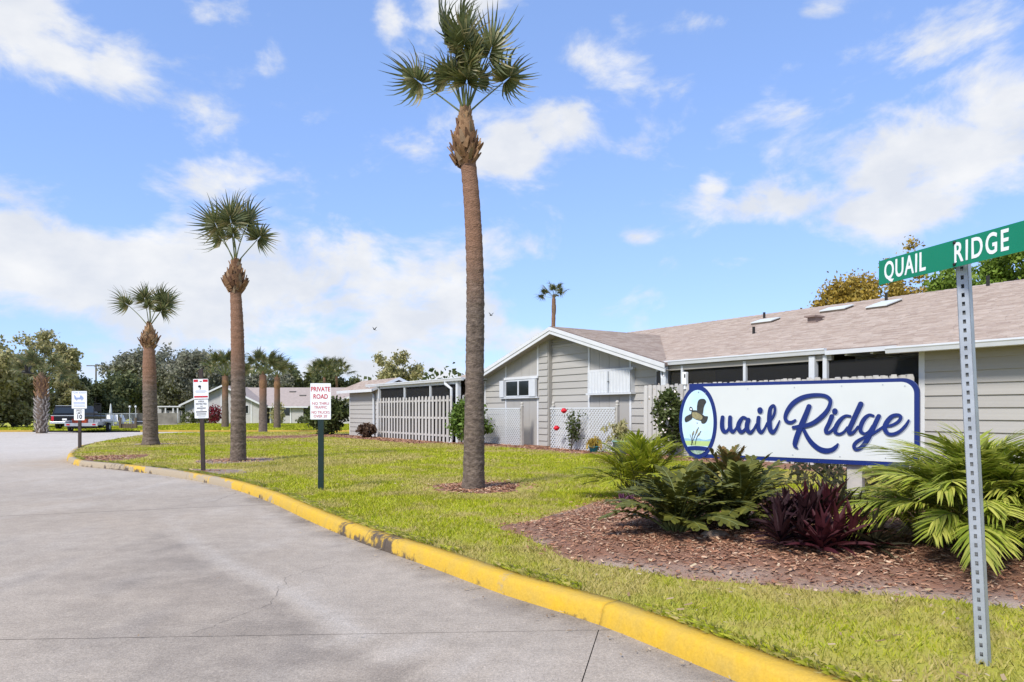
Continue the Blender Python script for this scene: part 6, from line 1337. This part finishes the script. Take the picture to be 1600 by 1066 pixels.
box('axle', (-1.2, 1.65, .29), (1.2, 1.75, .37), m_black, tr); box('drawbar', (-.06, 3.4, .42), (.06, 4.9, .52), m_black, tr); box('underframe', (-.9, .05, .36), (.9, .15, .49), m_black, tr)
ld = box('ladder_rack', (.52, .8, .58), (.56, .84, 2.0), m_black, tr); box('rack_post', (.96, .8, .58), (1.0, .84, 2.0), m_black, ld)
for z in (.9, 1.2, 1.5, 1.8, 1.98): box('rung', (.56, .805, z), (.96, .835, z + .06), m_black, ld)
box('rack_panel', (.57, .84, 1.45), (.95, .86, 1.9), m_black, ld)
p = (tr.matrix_basis @ Vector((-.35, .9, .58))); ob_ = empty('orange_toolbox', tuple(p), R(14), 'orange box lying on the trailer deck', 'box'); MB().box((-.45, -.2, 0), (.45, .2, .3), 0, .02).build('case', m_orange, ob_); box('lid', (-.47, -.22, .30), (.47, .22, .345), m_orange, ob_)

# ------------------------------------------------------------------ pool terrace beyond the road
PYD = 70.0; fpx = lambda px, Y=PYD: (px - 800) / 1100 * Y
pz0 = T(PYD) + .12
tag(box('pool_deck', (fpx(140), PYD - 3, pz0 - .1), (fpx(240), PYD + 7, pz0 + .06), m_conc), kind='structure')
pf = empty('pool_fence', (0, PYD - 2.5, pz0), 0, 'grey mesh fence round the pool terrace', 'fence')
for px in np.arange(140, 236, 12.0): box('fence_post', (fpx(px) - .04, -.04, 0), (fpx(px) + .04, .04, 1.25), m_galv, pf)
box('top_rail', (fpx(140), -.02, 1.2), (fpx(236), .02, 1.26), m_galv, pf); 
mb = MB()
for x in np.arange(fpx(140), fpx(236), .12): mb.box((x, -.008, .08), (x + .02, .008, 1.2))
tag(mb.build('fence_wires', m_galv, pf), kind='stuff')
box('pool_screen', (fpx(150), PYD + 6.5, pz0), (fpx(228), PYD + 6.6, pz0 + 1.25), mat('pool_hedge_screen', (.20, .19, .16), .9, .3, 1.5)); tag(bpy.data.objects['pool_screen'], 'low brown grey wall along the back of the pool terrace', 'wall')
def lounger(px, dy, k):
    t = empty('pool_chair', (fpx(px), PYD + dy, pz0 + .06), R(30 * k), ['white pool chair next to the closed parasol', 'white pool chair second from the parasol', 'white pool chair in the middle of the terrace', 'white pool chair near the leftmost lawn palm', 'white pool chair nearest the drain box'][k], 'chair', 'white pool chairs')
    box('seat', (-.3, -.6, .32), (.3, .5, .38), m_swhite, t); b = box('backrest', (-.3, 0, 0), (.3, .05, .75), m_swhite, t); b.location = (0, .5, .36); b.rotation_euler = (R(-25), 0, 0)
    for sx in (-.27, .27):
        for sy in (-.55, .45): box('leg', (sx - .025, sy - .025, 0), (sx + .025, sy + .025, .33), m_swhite, t)
for k, (px, dy) in enumerate(((160, .5), (166, 1.5), (180, .4), (194, 1.0), (199, 2.0))): lounger(px, dy, k)
t = empty('parasol', (fpx(155), PYD + 2, pz0 + .06), 0, 'closed cream parasol on the pool terrace', 'parasol'); MB().tube([(0, 0, 0), (0, 0, 2.2)], .03, 8).build('pole', m_alum, t); MB().lathe([(.05, .75), (.16, .8), (.13, 1.4), (.05, 2.1), (0, 2.2)], (0, 0, 0), 10).build('canopy', m_panel, t)
for px, lb in ((168.5, 'left slim white lamp post by the pool'), (178.3, 'right slim white lamp post by the pool')):
    t = empty('lamp_post', (fpx(px), PYD + 4, pz0 + .06), 0, lb, 'lamp'); MB().tube([(0, 0, 0), (0, 0, 1.75)], .035, 8).build('pole', m_alum, t); MB().lathe([(0, 0), (.10, .02), (.10, .2), (0, .24)], (0, 0, 1.75), 10).build('lamp_head', m_swhite, t)
DY = 56.0; t = empty('drain_box', (fpx(199, DY), DY, T(DY) + .1), 0, 'dark timber drain box with posts on the verge', 'drain')
for k in range(8): box('board', (fpx(186, DY) - fpx(199, DY) + k * .18, 0, -.05), (fpx(186, DY) - fpx(199, DY) + k * .18 + .165, .06, .42), m_stain_wood, t)
for px in (188.5, 212.5): box('post', (fpx(px, DY) - fpx(199, DY) - .08, -.09, -.05), (fpx(px, DY) - fpx(199, DY) + .08, -.002, .92), m_stain_wood, t)
box('top_plate', (fpx(186, DY) - fpx(199, DY), .061, .36), (fpx(214, DY) - fpx(199, DY), .9, .43), m_stain_wood, t)
UY = 120; t = empty('utility_pole', (fpx(150, UY), UY, T(UY)), 0, 'thin utility pole with crossarm above the dark trees', 'utility pole'); zt = 1.4 + (642 - 565) / 1100 * UY; MB().tube([(0, 0, 0), (0, 0, zt)], [.16, .12], 8).build('pole', m_trunk, t); box('crossarm', (-1.6, -.06, zt - .35), (1.6, .06, zt - .2), m_trunk, t)
# ------------------------------------------------------------------ birds
def bird(px, py, Y, s_, label, rz):
    t = empty('bird', ((px - 800) / 1100 * Y, Y, 1.4 + (642 - py) / 1100 * Y), rz, label, 'bird'); b = MB().tube([(-.20, 0, 0), (-.14, 0, .02), (0, 0, .01), (.12, 0, -.02), (.26, 0, -.05)], [.012, .045, .06, .035, .012], 8).build('body', m_black, t)
    for sgn in (-1, 1): MB().add([(-.07, sgn * .03, .03), (.08, sgn * .03, .02), (.10, sgn * .18, .20), (.06, sgn * .34, .30), (-.01, sgn * .20, .22), (-.07, sgn * .03, .018), (.08, sgn * .03, .008), (.10, sgn * .18, .188), (.06, sgn * .34, .292), (-.01, sgn * .20, .208)], [(0, 1, 2, 3, 4), (9, 8, 7, 6, 5), (0, 5, 6, 1), (1, 6, 7, 2), (2, 7, 8, 3), (3, 8, 9, 4), (4, 9, 5, 0)]).build('wing', m_black, t)
    MB().add([(.22, 0, -.035), (.36, .05, -.07), (.36, -.05, -.07), (.22, 0, -.05)], [(0, 1, 2), (3, 2, 1), (0, 3, 1), (0, 2, 3)]).build('tail', m_black, t); t.scale = (s_,) * 3
bird(42, 582, 28, 1.0, 'black bird flying before the stout palm', R(15)); bird(585, 515, 60, .8, 'tiny bird in the sky above the store', R(60)); bird(767, 493, 60, .8, 'tiny bird in the sky just right of the tall palm', R(-50))
